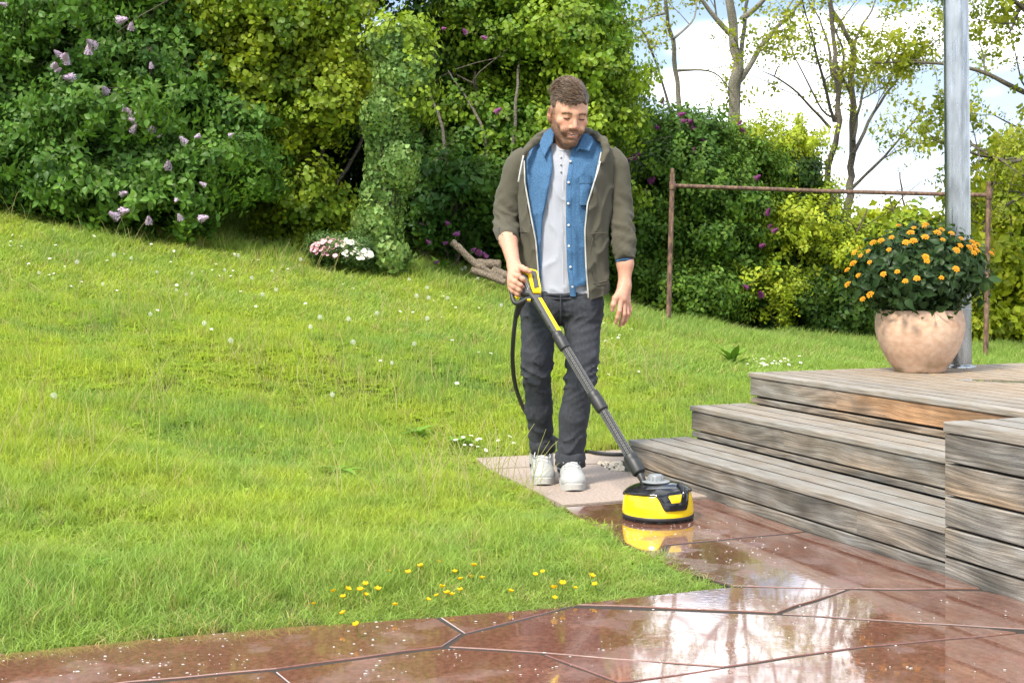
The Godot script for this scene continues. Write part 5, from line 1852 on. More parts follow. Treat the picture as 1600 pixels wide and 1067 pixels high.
func man():
	var o := thing("person", "smiling bearded man in olive hoodie, denim shirt, dark jeans and white trainers holding the lance", "person", STAND)
	# head: turned towards the cleaner
	var turn := Basis(Vector3.UP, deg_to_rad(14.0)) * Basis(Vector3.RIGHT, deg_to_rad(17.0)) * Basis(Vector3.BACK, deg_to_rad(-2.0))
	var hs := 1.08
	var head := Transform3D(turn.scaled(Vector3.ONE * hs), mp(888.5, 180, 0.05))
	var inv := head.affine_inverse()
	var f := Field.new()
	f.egg(Vector3(0, 0.045, -0.012), Vector3(0.071, 0.088, 0.096), 0.02)
	f.egg(Vector3(0, -0.028, 0.026), Vector3(0.0565, 0.082, 0.066), 0.03)
	f.egg(Vector3(0, 0.035, 0.040), Vector3(0.062, 0.050, 0.052), 0.02)
	f.cone(Vector3(-0.049, -0.045, 0.0), Vector3(-0.014, -0.096, 0.058), 0.017, 0.016, 0.025)
	f.cone(Vector3(0.049, -0.045, 0.0), Vector3(0.014, -0.096, 0.058), 0.017, 0.016, 0.025)
	f.egg(Vector3(0, -0.098, 0.064), Vector3(0.026, 0.020, 0.022), 0.02)
	for s in [-1.0, 1.0]:
		f.egg(Vector3(0.043 * s, -0.016, 0.062), Vector3(0.022, 0.018, 0.020), 0.02)
		f.egg(Vector3(0.031 * s, 0.006, 0.098), Vector3(0.018, 0.012, 0.014), 0.014, true)
		f.egg(Vector3(0.031 * s, 0.005, 0.076), Vector3(0.0145, 0.0115, 0.013), 0.004)
		f.egg(Vector3(0.032 * s, -0.046, 0.078), Vector3(0.018, 0.020, 0.014), 0.016)
	f.cone(Vector3(-0.040, 0.026, 0.074), Vector3(0.0, 0.022, 0.086), 0.010, 0.009, 0.014)
	f.cone(Vector3(0.040, 0.026, 0.074), Vector3(0.0, 0.022, 0.086), 0.010, 0.009, 0.014)
	f.cone(Vector3(0, 0.018, 0.086), Vector3(0, -0.028, 0.107), 0.0068, 0.0098, 0.012)
	f.egg(Vector3(-0.0105, -0.033, 0.094), Vector3(0.0075, 0.007, 0.011), 0.007)
	f.egg(Vector3(0.0105, -0.033, 0.094), Vector3(0.0075, 0.007, 0.011), 0.007)
	f.egg(Vector3(0, -0.059, 0.085), Vector3(0.027, 0.006, 0.012), 0.008)
	f.egg(Vector3(0, -0.072, 0.083), Vector3(0.021, 0.006, 0.012), 0.008)
	f.egg(Vector3(0, -0.0648, 0.100), Vector3(0.019, 0.0026, 0.012), 0.003, true)
	f.egg(Vector3(0.020, -0.0615, 0.096), Vector3(0.005, 0.0022, 0.010), 0.003, true)
	f.egg(Vector3(-0.020, -0.0615, 0.096), Vector3(0.005, 0.0022, 0.010), 0.003, true)
	for s in [-1.0, 1.0]:
		f.egg(Vector3(0.076 * s, 0.000, -0.012), Vector3(0.010, 0.033, 0.020), 0.008)
		f.egg(Vector3(0.083 * s, 0.004, -0.006), Vector3(0.006, 0.020, 0.009), 0.005, true)
		f.egg(Vector3(0.073 * s, -0.026, -0.004), Vector3(0.008, 0.012, 0.010), 0.008)
	# neck, in the head's own space
	f.cone(Vector3(0, -0.02, -0.025), inv * mp(886, 236, -0.03), 0.058, 0.062, 0.03)
	f.egg(inv * mp(884, 250, -0.045), Vector3(0.085, 0.03, 0.05), 0.02)
	var tint := func(p: Vector3) -> Color:
		var c := Color(0.47, 0.255, 0.172)
		c = c.lerp(Color(0.47, 0.19, 0.13), 0.5 * smoothstep(0.03, 0.0, (p - Vector3(0, -0.026, 0.11)).length()))
		for s in [-1.0, 1.0]:
			c = c.lerp(Color(0.485, 0.195, 0.13), 0.55 * smoothstep(0.034, 0.005, (p - Vector3(0.042 * s, -0.022, 0.07)).length()))
			if absf(p.x) > 0.072 and p.y > -0.04 and p.y < 0.04 and p.z < 0.02:
				c = Color(0.485, 0.21, 0.145)
		var n := fine.get_noise_3dv(p * 160.0)
		# beard and moustache
		var jaw := p.y + 0.045 - 0.55 * maxf(0.0, 0.075 - p.z) - 0.012 * n
		if p.z < 0.02:
			jaw = p.y + 0.005 - 0.02 * n if p.z > -0.012 else 1.0
		var b := smoothstep(0.010, -0.010, jaw) * smoothstep(-0.150, -0.122, p.y - 0.30 * minf(0.0, p.z - 0.04))
		if absf(p.x) < 0.022 and p.y > -0.079 and p.y < -0.056 and p.z > 0.07:
			b *= 0.0
		if absf(p.x) < 0.036 and p.y < -0.0435 and p.y > -0.057 and p.z > 0.07:
			b = 0.9
		if absf(p.x) < 0.012 and p.y < -0.085 and p.y > -0.093:
			b *= 0.6
		c = c.lerp(Color(0.095, 0.052, 0.030), b * 0.92 * (0.88 + 0.24 * n))
		# lips, teeth
		var my := p.y - 8.0 * p.x * p.x
		if absf(p.x) < 0.026 and p.z > 0.072:
			if my < -0.0628 and my > -0.0672 and absf(p.x) < 0.016:
				c = Color(0.52, 0.46, 0.41)
			elif my < -0.0585 and my > -0.0628:
				c = Color(0.25, 0.10, 0.08)
			elif my < -0.0672 and my > -0.0740:
				c = Color(0.36, 0.155, 0.12)
		# brows, lashes
		for s in [-1.0, 1.0]:
			var e := Vector2(absf(p.x) - 0.033, p.y - 0.0245 + 0.20 * absf(absf(p.x) - 0.028))
			if p.z > 0.05 and absf(e.x) < 0.019 and absf(e.y) < 0.0042:
				c = c.lerp(Color(0.13, 0.075, 0.045), 0.85)
			if p.z > 0.06 and absf(absf(p.x) - 0.031) < 0.0145 and absf(p.y + 0.0005 - 0.12 * absf(absf(p.x) - 0.031)) < 0.0026:
				c = Color(0.045, 0.03, 0.022)
		# short hair at the temples
		if p.z < 0.03 and p.y > 0.0 and absf(p.x) > 0.055:
			c = c.lerp(Color(0.10, 0.06, 0.035), 0.7 * smoothstep(0.035, 0.01, p.z))
		return c
	var body := MB.new()
	nets(body, f.at, Vector3(-0.13, -0.235, -0.17), Vector3(0.13, 0.145, 0.135), 0.0034, tint, head)
	# trunk, limbs under the clothes
	var g := Field.new()
	g.egg(mp(884, 300, -0.03), Vector3(0.165, 0.20, 0.085), 0.05)
	g.egg(mp(880, 400, -0.03), Vector3(0.150, 0.17, 0.085), 0.05)
	g.egg(mp(877, 470, -0.03), Vector3(0.140, 0.10, 0.085), 0.05)
	g.chain([mp(886, 236, -0.03), mp(885, 262, -0.03)], [0.055, 0.07], 0.05)
	g.chain([mp(818, 262, -0.02), mp(792, 342, -0.03), mp(795, 366, 0.05)], [0.038, 0.034, 0.034], 0.006)
	g.chain([mp(956, 264, -0.02), mp(970, 344, -0.03), mp(976, 396, 0.01)], [0.038, 0.034, 0.032], 0.006)
	g.chain([mp(846, 480, -0.03), mp(840, 580, -0.02), mp(847, 700, -0.17)], [0.075, 0.05, 0.036], 0.03)
	g.chain([mp(908, 480, -0.02), mp(907, 585, 0.05), mp(893, 716, -0.01)], [0.078, 0.052, 0.036], 0.03)
	var plain_skin := func(p: Vector3) -> Color: return Color(0.55, 0.28, 0.18)
	nets(body, g.at, Vector3(-0.36, 0.05, -0.32), Vector3(0.36, 1.62, 0.22), 0.018, plain_skin)
	# the hand on the grip
	var h := Field.new()
	h.chain([mp(791, 352, -0.01), mp(794, 374, 0.07), mp(803, 414, 0.20)], [0.044, 0.040, 0.0275], 0.02)
	h.cone(mp(803, 416, 0.205), mp(804, 436, 0.262), 0.027, 0.030, 0.02)
	h.cone(mp(807, 420, 0.22), mp(804, 440, 0.270), 0.022, 0.026, 0.02)
	var knuckles := [[[803, 429, 0.275], [809, 431.5, 0.308], [817, 436, 0.312], [820, 440, 0.29]], [[799.5, 437, 0.275], [805, 440.5, 0.312], [813.5, 445.5, 0.316], [817, 448.5, 0.292]], [[798, 444, 0.272], [803, 448, 0.309], [811, 453, 0.312], [814.5, 455.5, 0.29]], [[798, 450, 0.268], [802, 454.5, 0.300], [808.5, 459.5, 0.303], [811.5, 461.5, 0.284]]]
	for k in 4:
		var p := []
		for q in knuckles[k]:
			p.append(mp(q[0], q[1], q[2]))
		h.cone(mp(804, 424 + k * 4, 0.235), p[0], 0.017, 0.0125, 0.012)
		h.chain(p, [0.0125, 0.0112, 0.0100, 0.0085], 0.005)
		h.egg(p[1], Vector3(0.0118, 0.0118, 0.0118), 0.005)
	h.chain([mp(808, 416, 0.225), mp(815, 418.5, 0.262), mp(822, 421.5, 0.282), mp(828, 424.5, 0.288)], [0.016, 0.0125, 0.0108, 0.0088], 0.010)
	var hand_tint := func(p: Vector3) -> Color:
		return Color(0.47, 0.262, 0.178).lerp(Color(0.485, 0.232, 0.163), clampf(0.4 + 1.2 * fine.get_noise_3dv(p * 45.0), 0, 1))
	nets(body, h.at, mp(770, 476, 0.0) - Vector3(0.02, 0, 0.08), mp(838, 345, 0.36), 0.0032, hand_tint)
	# the hanging hand
	var r := Field.new()
	r.chain([mp(974, 372, -0.01), mp(977, 412, 0.02), mp(976, 446, 0.04)], [0.042, 0.0355, 0.0255], 0.02)
	r.cone(mp(976, 444, 0.04), mp(973, 468, 0.072), 0.024, 0.020, 0.02)
	r.cone(mp(977, 448, 0.035), mp(979, 472, 0.045), 0.022, 0.020, 0.02)
	r.cone(mp(973, 450, 0.05), mp(968, 464, 0.078), 0.019, 0.016, 0.02)
	var fingers := [[[969.5, 471, 0.086], [968, 486, 0.098], [965, 496, 0.092], [962.5, 505, 0.078]], [[974.5, 474, 0.072], [975, 491, 0.083], [972, 501, 0.074], [968.5, 509, 0.060]], [[979, 474, 0.054], [980.5, 490, 0.062], [978, 500, 0.052], [974, 507, 0.040]], [[982, 472, 0.034], [984, 484, 0.038], [982.5, 492, 0.030], [979.5, 498, 0.022]]]
	for k in 4:
		var p := []
		for q in fingers[k]:
			p.append(mp(q[0], q[1], q[2]))
		r.chain(p, [0.0118, 0.0102, 0.0092, 0.0070], 0.004)
	r.chain([mp(969, 455, 0.062), mp(961.5, 466, 0.092), mp(958.5, 476, 0.098), mp(957, 485, 0.092)], [0.016, 0.0125, 0.0108, 0.0080], 0.010)
	nets(body, r.at, mp(950, 516, 0.06) - Vector3(0, 0, 0.13), mp(996, 365, 0.12), 0.0031, hand_tint)
	part("body", body.mesh(), M.skin, o)
	hair(o, head)
	clothes(o)

func hair(o: Node3D, head: Transform3D):
	var cut := func(p: Vector3) -> float:
		# scalp with more volume on top, trimmed at the hairline, ears and nape
		var q := p - Vector3(0, 0.047, -0.014)
		var e := Vector3(0.0735, 0.095, 0.101)
		e += Vector3(0.004, 0.012, 0.012) * smoothstep(0.02, 0.09, p.y)
		var k0 := (q / e).length()
		var k1 := (q / (e * e)).length()
		var d := k0 * (k0 - 1.0) / maxf(k1, 1e-5)
		d += 0.0035 * fine.get_noise_3d(p.x * 22.0 + p.z * 22.0, p.y * 30.0, p.z * 50.0 - p.x * 30.0)
		var line := 0.064 + 0.012 * fine.get_noise_2d(p.x * 60.0, 4.0) - 0.10 * maxf(0.0, absf(p.x) - 0.045)    # forehead
		var front := minf(line - p.y, p.z - 0.030)
		var side := minf(-0.012 - p.y, p.z + 0.045)
		var nape := -0.055 - p.y
		d = maxf(d, front)
		d = maxf(d, side)
		d = maxf(d, nape)
		var ear := (p - Vector3(signf(p.x) * 0.082, 0.0, -0.008)).length() - 0.030
		return maxf(d, -ear)
	var tint := func(p: Vector3) -> Color:
		return Color(0.070, 0.043, 0.025).lerp(Color(0.115, 0.071, 0.042), clampf(0.35 + 1.1 * fine.get_noise_3d(p.x * 90.0, p.y * 60.0, p.z * 60.0), 0, 1))
	var mb := MB.new()
	nets(mb, cut, Vector3(-0.10, -0.07, -0.13), Vector3(0.10, 0.17, 0.12), 0.0035, tint, head)
	part("hair", mb.mesh(), M.hair, o)
	# combed strands
	var r := RandomNumberGenerator.new()
	r.seed = 44
	mb = MB.new()
	for k in 3600:
		var n := Vector3(r.randfn(), absf(r.randfn()) * 0.8 + 0.05, r.randfn()).normalized()
		var p := Vector3(0, 0.047, -0.014) + n * Vector3(0.0755, 0.107, 0.112)
		if p.z > 0.025 and p.y < 0.075 or p.y < 0.0:
			continue
		var flow := Vector3(-0.55, 0.15, -0.75 + 1.5 * smoothstep(0.02, 0.09, p.z)) + Vector3(r.randfn(), r.randfn(), r.randfn()) * 0.16
		if p.y < 0.06 and absf(n.x) > 0.6:
			flow = Vector3(0, -1, -0.5) + Vector3(r.randfn(), r.randfn(), r.randfn()) * 0.2
		flow = (flow - n * flow.dot(n)).normalized()
		var l := r.randf_range(0.020, 0.046) * (1.0 if p.y > 0.07 else 0.5)
		var w := flow.cross(n) * 0.0016
		var c: Color = Color(0.060, 0.037, 0.021).lerp(Color(0.165, 0.102, 0.060), r.randf())
		var lift := r.randf_range(0.0, 0.005) * (1.0 if p.y > 0.07 else 0.2)
		var a := p - n * 0.004
		var b := p + flow * l * 0.5 + n * lift
		var e := p + flow * l + n * (lift * 0.6 - 0.004 - l * l * 3.0)
		var i0 := mb.vert(head * (a - w), Vector2.ZERO, c)
		var i1 := mb.vert(head * (a + w), Vector2.ZERO, c)
		var i2 := mb.vert(head * (b - w * 0.8), Vector2.ZERO, c)
		var i3 := mb.vert(head * (b + w * 0.8), Vector2.ZERO, c)
		var i4 := mb.vert(head * e, Vector2.ZERO, c)
		mb.quad(i0, i2, i3, i1)
		mb.tri(i2, i4, i3)
	for k in 1300:                                            # locks pushed back and to one side, higher at the front
		var n := Vector3(r.randfn() * 0.8, absf(r.randfn()) + 0.35, r.randfn()).normalized()
		var p := Vector3(0, 0.047, -0.014) + n * Vector3(0.073, 0.102, 0.108)
		if p.y < 0.068 or p.z < -0.07 or absf(p.x) > 0.058:
			continue
		var front := smoothstep(0.0, 0.08, p.z)
		var flow := Vector3(-0.95 + 0.5 * fine.get_noise_3dv(p * 16.0), 0.30 * front, -0.35 + 0.5 * fine.get_noise_3dv(p * 16.0 + Vector3(9, 0, 0))) + Vector3(r.randfn(), r.randfn(), r.randfn()) * 0.10
		flow = (flow - n * flow.dot(n) * 0.8).normalized()
		var l := r.randf_range(0.030, 0.052)
		var lift := (r.randf_range(0.002, 0.008) + 0.006 * front) * smoothstep(0.075, 0.03, absf(p.x))
		var c: Color = Color(0.060, 0.037, 0.021).lerp(Color(0.150, 0.092, 0.054), r.randf())
		var w := r.randf_range(0.0010, 0.0019)
		var path := [head * (p - n * 0.005), head * (p + flow * l * 0.3 + n * lift * 0.7), head * (p + flow * l * 0.7 + n * lift), head * (p + flow * l + n * (lift * 0.4 - l * l * 4.0))]
		tube(mb, path, [w * 0.8, w, w * 0.8, w * 0.15], 5, c)
	for s in [[-0.012, 0.074, 0.010, -0.020], [0.000, 0.074, -0.004, -0.016], [-0.030, 0.072, -0.012, -0.012]]:
		var p := Vector3(s[0], s[1], 0.088)
		tube(mb, [head * p, head * (p + Vector3(s[2] * 0.4, s[3] * 0.5, 0.008)), head * (p + Vector3(s[2], s[3], 0.005))], [0.0022, 0.0018, 0.0006], 5, Color(0.08, 0.05, 0.03))
	part("strands", mb.mesh(), M.hair, o)

func clothes(o: Node3D):
	var mb: MB
	var none = null
	# grey marl shirt
	mb = layer(226, 458, 0.030, [[226, 882], [470, 882]], [[226, 878], [470, 878]], 0.009, none, 3.0, 0.0)
	var tee := part("undershirt", mb.mesh(), M.heather, o)
	mb = MB.new()
	var ring := []
	for k in 33:
		var a := TAU * k / 32.0
		ring.append(mp(883 + 24.5 * cos(a), 226 - 10.5 * sin(a) * (1.0) + 1.0 * cos(a), 0) + Vector3(0, 0, -0.03 - 0.068 * sin(a)))
	tube(mb, ring, [0.006], 8, Color.WHITE, false)
	part("neckband", mb.mesh(), M.heather, tee)
	mb = MB.new()
	for y in [248.0, 259.0, 270.0]:
		var p := on_trunk(876, y, 0.030)
		tube(mb, [p - Vector3(0, 0, 0.004), p + Vector3(0, 0, 0.006)], [0.0042], 10, Color.WHITE)
	part("button", mb.mesh(), M.white, tee)
	# denim shirt, open
	var dl := [[206, 866], [231, 861], [265, 863.5], [306, 856], [344, 848], [381, 845], [452, 845], [480, 845]]
	var dr := [[206, 900], [239, 892], [287, 884.5], [362, 884], [419, 886], [455, 890], [480, 892]]
	var tail := func(a: float) -> float: return 4.0 - 7.0 * smoothstep(1.75, 0.9, a) - 20.0 * smoothstep(-4.1, -3.5, -absf(a))
	mb = layer(214, 466, 0.017, dl, dr, 0.011, tail, 11.0)
	var shirt := part("denim_shirt", mb.mesh(), M.denim, o)
	var strip := func(xa: Array, xb: Array, y0: float, y1: float, inset: float) -> MB:
		var m := MB.new()
		var n := int((y1 - y0) / 4.0)
		for i in n + 1:
			var y := lerpf(y0, y1, float(i) / n)
			for s in 6:
				var x := lerpf(table(xa, y), table(xb, y), s / 5.0)
				var p := on_trunk(x, y, inset)
				var w := drape(p, 11.0)
				p += Vector3(0, 0, 0.011 * w + (0.011 if s > 0 and s < 5 else 0.004))
				m.vert(p)
		for i in n:
			for s in 5:
				m.quad(i * 6 + s, i * 6 + s + 1, i * 6 + s + 7, i * 6 + s + 6)
		return m
	var drb := []
	for q in dr:
		drb.append([q[0], q[1] + 9.5])
	var dlb := []
	for q in dl:
		dlb.append([q[0], q[1] - 9.0])
	part("placket", strip.call(dr, drb, 236, 462, 0.017).mesh(), M.denim, shirt)
	part("placket", strip.call(dlb, dl, 240, 456, 0.017).mesh(), M.denim, shirt)
	for q in [[891, 255], [888, 287.5], [887.5, 320], [888, 353], [888.5, 385], [891, 417], [894, 447]]:
		mb = MB.new()
		var p := on_trunk(q[0], q[1], 0.017) + Vector3(0, 0, 0.012)
		tube(mb, [p - Vector3(0, 0, 0.006), p + Vector3(0, 0, 0.003), p + Vector3(0, 0, 0.004)], [0.0052, 0.0052, 0.004], 12)
		part("button", mb.mesh(), M.white, shirt)
	# chest pocket
	mb = strip.call([[270, 906], [330, 905]], [[270, 924], [330, 921]], 277, 322, 0.0155)
	part("chest_pocket", mb.mesh(), M.denim, shirt)
	mb = strip.call([[270, 905], [330, 904]], [[270, 925], [330, 922]], 277, 289, 0.0135)
	part("pocket_flap", mb.mesh(), M.denim, shirt)
	# collar
	var cz := func(q: Vector2) -> Vector3: return mp(q.x, q.y, 0.035 + (q.y - 205.0) * 0.0014)
	mb = MB.new()
	plate(mb, [[861, 200], [866, 206], [864, 222], [858, 231], [851, 245], [846, 236], [843, 224], [850, 208]], 0.007, 0.0025, cz, Vector3(-0.25, 0.2, 1).normalized())
	part("collar", mb.mesh(), M.denim, shirt)
	mb = MB.new()
	plate(mb, [[913, 208], [921, 212], [927, 222], [921, 236], [906, 233], [899, 238], [905, 224]], 0.007, 0.0025, cz, Vector3(0.25, 0.2, 1).normalized())
	part("collar", mb.mesh(), M.denim, shirt)
	mb = MB.new()
	ring = []
	for k in 13:
		var a := lerpf(-0.25, PI + 0.25, k / 12.0)
		ring.append(mp(888 + 30.0 * cos(a), 207 + 2.0 * cos(a), 0) + Vector3(0, -0.004, -0.035 - 0.062 * sin(a)))
	tube(mb, smooth_path(ring, 3), [0.016], 10, Color.WHITE, true, 0.5)
	part("collar_stand", mb.mesh(), M.denim, shirt)
	# hoodie
	var hl := [[206, 850], [222, 826], [242, 818.5], [287, 819.5], [340, 829], [377, 836.5], [419, 840], [480, 842]]
	var hr := [[206, 918], [222, 944], [250, 938], [280, 931], [321, 918], [362, 914], [419, 916], [480, 921]]
	var hem := func(a: float) -> float: return -8.0 * smoothstep(1.2, 0.2, a)
	mb = layer(210, 467, 0.0, hl, hr, 0.014, hem, 21.0)
	var hood := part("hoodie", mb.mesh(), M.fleece, o)
	for e in 2:
		var line := []
		var edge := hl if e == 0 else hr
		for k in 52:
			var y := lerpf(241, 464, k / 51.0)
			var p := on_trunk(table(edge, y) + (0.6 if e == 0 else -0.6), y, -0.002)
			var w := drape(p, 21.0)
			line.append(p + Vector3(0, 0, 0.009 + 0.014 * w))
		mb = MB.new()
		tube(mb, line, [0.0036], 8)
		part("zip", mb.mesh(), mat(lin(0.36, 0.35, 0.32), 0.6), hood)
	# hood lying round the neck
	mb = MB.new()
	var roll := [mp(819, 250, 0.090), mp(821, 236, 0.078), mp(832, 224, 0.045), mp(845, 213, -0.01), mp(863, 206, -0.08), mp(890, 204, -0.125), mp(915, 206, -0.08), mp(930, 212, -0.01), mp(944, 222, 0.045), mp(947, 236, 0.074), mp(939, 256, 0.090)]
	var rp := smooth_path(roll, 6)
	var rr := []
	for k in rp.size():
		var t := float(k) / (rp.size() - 1)
		rr.append(0.007 + 0.015 * pow(sin(PI * clampf(t, 0.02, 0.98)), 0.6))
	tube(mb, rp, rr, 18, Color.WHITE, true, 0.8)
	for k in mb.v.size():
		mb.v[k] += Vector3(1, 1, 1) * 0.005 * fine.get_noise_3dv(mb.v[k] * 26.0)
	part("hood", mb.mesh(), M.fleece, hood)
	mb = MB.new()
	tube(mb, smooth_path([mp(846, 236, -0.12), mp(862, 240, -0.17), mp(890, 242, -0.19), mp(918, 240, -0.17), mp(934, 236, -0.12)], 5), [0.03, 0.05, 0.055, 0.055, 0.05, 0.03], 16)
	part("hood", mb.mesh(), M.fleece, hood)
	for s in [[[818, 243, 0.102], [814, 262, 0.108], [810, 284, 0.098]], [[938, 252, 0.102], [934, 268, 0.112], [929, 284, 0.112]]]:
		var p := []
		for q in s:
			p.append(mp(q[0], q[1], q[2]))
		mb = MB.new()
		tube(mb, smooth_path(p, 4), [0.0036], 8)
		part("drawstring", mb.mesh(), M.lace, hood)
	# seams and pockets
	for s in [[[919, 367], [935, 365], [950, 364]], [[838, 366], [824, 364], [812, 362]], [[921, 443], [936, 441], [950, 438]], [[922, 447], [936, 445], [950, 442]], [[926, 372], [922, 405], [930, 436]]]:
		var p := []
		for q in s:
			p.append(on_trunk(q[0], q[1], -0.0035))
		mb = MB.new()
		p = smooth_path(p, 6)
		for k in p.size():
			var v: Vector3 = p[k]
			var w := drape(v, 21.0)
			p[k] += Vector3(0, 0, 0.014 * w + 0.0015)
		tube(mb, p, [0.0022], 6)
		part("seam", mb.mesh(), M.fleece, hood)
	# sleeves
	mb = sleeve([mp(826, 240, -0.03), mp(810, 262, -0.03), mp(799, 300, -0.035), mp(791, 338, -0.025), mp(791, 356, 0.01), mp(795, 377, 0.072)], [0.050, 0.064, 0.061, 0.057, 0.055, 0.0455], 4.0, 0.009)
	part("sleeve", mb.mesh(), M.fleece, hood)
	mb = sleeve([mp(948, 238, -0.03), mp(962, 262, -0.03), mp(968, 300, -0.03), mp(971, 335, -0.025), mp(974, 365, -0.005), mp(976, 405, 0.018)], [0.050, 0.060, 0.054, 0.051, 0.054, 0.0415], 9.0, 0.009)
	part("sleeve", mb.mesh(), M.fleece, hood)
	for s in [[mp(793, 366, 0.045), mp(795.5, 379, 0.078), 0.0475], [mp(975, 391, 0.012), mp(976.2, 406, 0.019), 0.0435]]:
		mb = MB.new()
		tube(mb, [s[0], s[0].lerp(s[1], 0.08), s[0].lerp(s[1], 0.92), s[1], s[1] - (s[1] - s[0]) * 0.1], [s[2] * 0.98, s[2] * 1.03, s[2] * 0.99, s[2] * 0.95, s[2] * 0.8], 32)
		part("cuff", mb.mesh(), M.fleece, hood)
	mb = MB.new()
	tube(mb, [mp(976, 404, 0.018), mp(976, 410, 0.02), mp(976, 410, 0.02) + Vector3(0, 0.002, 0)], [0.040, 0.0395, 0.034], 28)
	part("shirt_cuff", mb.mesh(), M.denim, shirt)
	mb = MB.new()                                             # tab on the turned-up cuff
	plate(mb, [[779, 356], [783.5, 355], [787.5, 375], [783, 377]], 0.006, 0.001, func(q: Vector2) -> Vector3: return mp(q.x, q.y, 0.085 + (q.y - 366) * 0.0012), Vector3(-0.5, 0.1, 0.8).normalized())
	part("tab", mb.mesh(), M.jeans, hood)
	# jeans
	var f := Field.new()
	f.egg(mp(877, 468, -0.03), Vector3(0.176, 0.085, 0.112), 0.05)
	f.egg(mp(848, 482, -0.03), Vector3(0.095, 0.10, 0.108), 0.05)
	f.egg(mp(909, 482, -0.025), Vector3(0.095, 0.10, 0.108), 0.05)
	f.chain([mp(843, 490, -0.03), mp(839, 560, -0.02), mp(838.5, 585, -0.025), mp(842, 640, -0.09), mp(847, 694, -0.165)], [0.086, 0.068, 0.061, 0.060, 0.055], 0.022)
	f.chain([mp(910, 490, -0.02), mp(910.5, 560, 0.04), mp(908, 588, 0.05), mp(897, 650, 0.02), mp(891, 716, -0.015)], [0.088, 0.070, 0.064, 0.064, 0.060], 0.022)
	f.wrinkle = func(p: Vector3) -> float:
		var knee := exp(-pow((p.y - 0.50) / 0.10, 2.0)) + 0.8 * exp(-pow((p.y - 0.16) / 0.09, 2.0)) + 0.5 * exp(-pow((p.y - 0.74) / 0.06, 2.0))
		var d := -0.012 * (pow(1.0 - absf(fine.get_noise_3d(p.x * 6.0 + p.y * 6.0, p.y * 15.0 - p.x * 8.0, p.z * 8.0)), 5.0) - 0.25) * (0.25 + knee)
		d += 0.004 * lumpy.get_noise_3d(p.x * 12.0, p.y * 5.0, p.z * 12.0)
		return d
	mb = MB.new()
	nets(mb, f.at, Vector3(-0.30, 0.09, -0.30), Vector3(0.28, 0.98, 0.18), 0.0085, func(p: Vector3) -> Color: return Color.WHITE)
	var jeans := part("jeans", mb.mesh(), M.jeans, o)
	for s in [[mp(847, 687, -0.155), mp(848, 702, -0.17), 0.0565], [mp(891.5, 707, -0.01), mp(891, 727, -0.015), 0.0645]]:
		mb = MB.new()
		tube(mb, [s[0] + Vector3(0, 0.004, 0), s[0], s[0].lerp(s[1], 0.45), s[0].lerp(s[1], 0.55), s[1], s[1] + Vector3(0, 0.004, 0)], [s[2] * 0.9, s[2] * 1.02, s[2] * 1.07, s[2] * 1.02, s[2] * 1.05, s[2] * 0.85], 36)
		for k in mb.v.size():
			mb.v[k] += Vector3(1, 0.6, 1) * 0.004 * fine.get_noise_3dv(mb.v[k] * 24.0)
		part("turn_up", mb.mesh(), M.jeans, jeans)
	mb = MB.new()
	for y in [[460.0, 0.008], [466.0, 0.008]]:
		var line := []
		for k in 17:
			var a := lerpf(0.2, PI - 0.2, k / 16.0)
			line.append(Vector3(mp(878, 0).x + 0.180 * cos(a), mp(0, y[0]).y, -0.03 + 0.118 * sin(a)))
		tube(mb, line, [0.004], 6)
	part("waistband", mb.mesh(), M.jeans, jeans)
	var seam := MB.new()
	tube(seam, smooth_path([mp(876, 460, 0.092), mp(876, 480, 0.094), mp(876, 497, 0.075), mp(875, 506, 0.03)], 6), [0.0035], 6)
	part("fly_seam", seam.mesh(), M.jeans, jeans)
	# shoes
	for s in [[mp(846.5, 0), -0.175, 0.02, "left"], [mp(890.5, 0), -0.02, 0.06, "right"]]:
		shoe(o, Vector3(s[0].x + (0.004 if s[3] == "left" else 0.002), 0.004, s[1]), s[2])

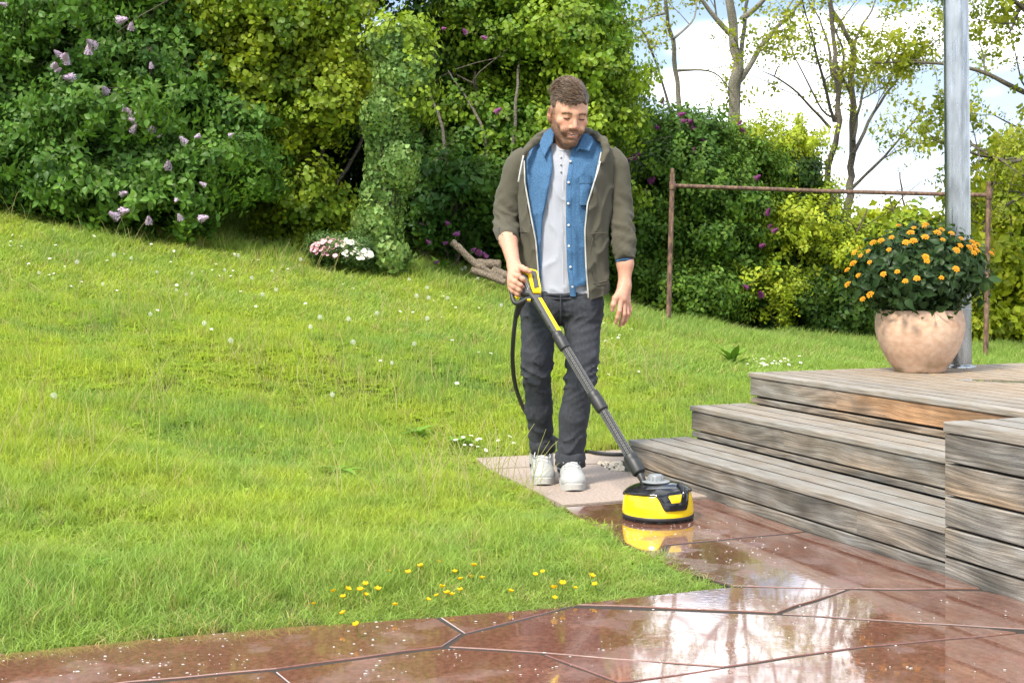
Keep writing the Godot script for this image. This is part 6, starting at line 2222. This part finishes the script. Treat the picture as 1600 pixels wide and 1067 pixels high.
func shoe(o: Node3D, at: Vector3, turn: float):
	var b := Transform3D(Basis(Vector3.UP, turn) * Basis.from_scale(Vector3(1.2, 1.14, 1.05)), at)
	var f := Field.new()
	f.egg(Vector3(0, 0.036, 0.125), Vector3(0.047, 0.036, 0.060), 0.02)
	f.egg(Vector3(0, 0.050, 0.050), Vector3(0.042, 0.050, 0.075), 0.03)
	f.egg(Vector3(0, 0.055, -0.045), Vector3(0.037, 0.050, 0.048), 0.03)
	f.cone(Vector3(0, 0.06, -0.035), Vector3(0, 0.115, -0.040), 0.042, 0.046, 0.03)
	f.cone(Vector3(0, 0.07, 0.05), Vector3(0, 0.118, -0.005), 0.022, 0.020, 0.02)
	var shape := func(p: Vector3) -> float:
		var d := f.at(p)
		# toe cap seam and eyestay edge stand a little proud
		d += 0.0016 * smoothstep(0.004, 0.0, absf(p.z - 0.112 + p.x * p.x * 9.0))
		if p.z > -0.01 and p.z < 0.10 and absf(absf(p.x) - 0.024) < 0.003:
			d += 0.0014
		return maxf(d, 0.020 - p.y)
	var tint := func(p: Vector3) -> Color:
		if p.z > -0.02 and p.z < 0.075 and absf(p.x) > 0.034 and absf(p.y - 0.046 + 0.18 * (p.z - 0.03)) < 0.007:
			return Color(0.03, 0.03, 0.03)
		return Color.WHITE
	var mb := MB.new()
	nets(mb, shape, Vector3(-0.06, 0.01, -0.11), Vector3(0.06, 0.17, 0.20), 0.0042, tint, b)
	var m: StandardMaterial3D = M.leather
	m.vertex_color_use_as_albedo = true
	var up := part("shoe", mb.mesh(), m, o)
	var out := PackedVector2Array()
	for k in 40:
		var a := TAU * k / 40.0
		var z := 0.046 + 0.148 * sin(a)
		var w := 0.043 + 0.008 * smoothstep(0.0, 0.12, z) - 0.004 * exp(-pow((z - 0.02) / 0.05, 2.0))
		out.append(Vector2(w * signf(cos(a)) * pow(absf(cos(a)), 0.75), -z))
	mb = MB.new()
	prism(mb, out, 0.0, 0.030, 0.004)
	for k in mb.v.size():
		var p := mb.v[k]
		p.y += 0.010 * pow(maxf(0.0, (p.z - 0.13) / 0.065), 2.0) * (1.0 - p.y / 0.05)
		mb.v[k] = b * p
	part("sole", mb.mesh(), M.sole, up)
	mb = MB.new()
	for k in 6:
		var z := 0.098 - k * 0.0175
		var line := []
		for s in 7:
			var x := (s - 3) * 0.0068
			var y := 0.16
			var zz := z + 0.004 * (1 if k % 2 == 0 else -1) * (s - 3) / 3.0
			while y > 0.03 and shape.call(Vector3(x, y, zz)) > 0.001:
				y -= 0.002
			line.append(b * Vector3(x, y + 0.0015, zz))
		tube(mb, line, [0.0042], 6)
	part("laces", mb.mesh(), M.lace, up)
	mb = MB.new()
	for k in 6:
		for x in [-0.0265, 0.0265]:
			var y := 0.16
			var z := 0.098 - k * 0.0175
			while y > 0.03 and shape.call(Vector3(x, y, z)) > 0.0:
				y -= 0.001
			tube(mb, [b * Vector3(x, y - 0.002, z), b * Vector3(x, y + 0.0012, z)], [0.0032], 8)
	part("eyelets", mb.mesh(), M.rubber, up)
	mb = MB.new()
	for s in [-1.0, 1.0]:
		tube(mb, smooth_path([b * Vector3(0, 0.122, 0.018), b * Vector3(0.022 * s, 0.122, 0.04), b * Vector3(0.03 * s, 0.095, 0.058), b * Vector3(0.012 * s, 0.098, 0.045)], 5), [0.0026], 6)
	part("bow", mb.mesh(), M.lace, up)
	mb = MB.new()
	tube(mb, [b * Vector3(0, 0.10, -0.04), b * Vector3(0, 0.16, -0.045)], [0.040, 0.042], 20)
	part("sock", mb.mesh(), mat(lin(0.02, 0.02, 0.022), 0.95), up)
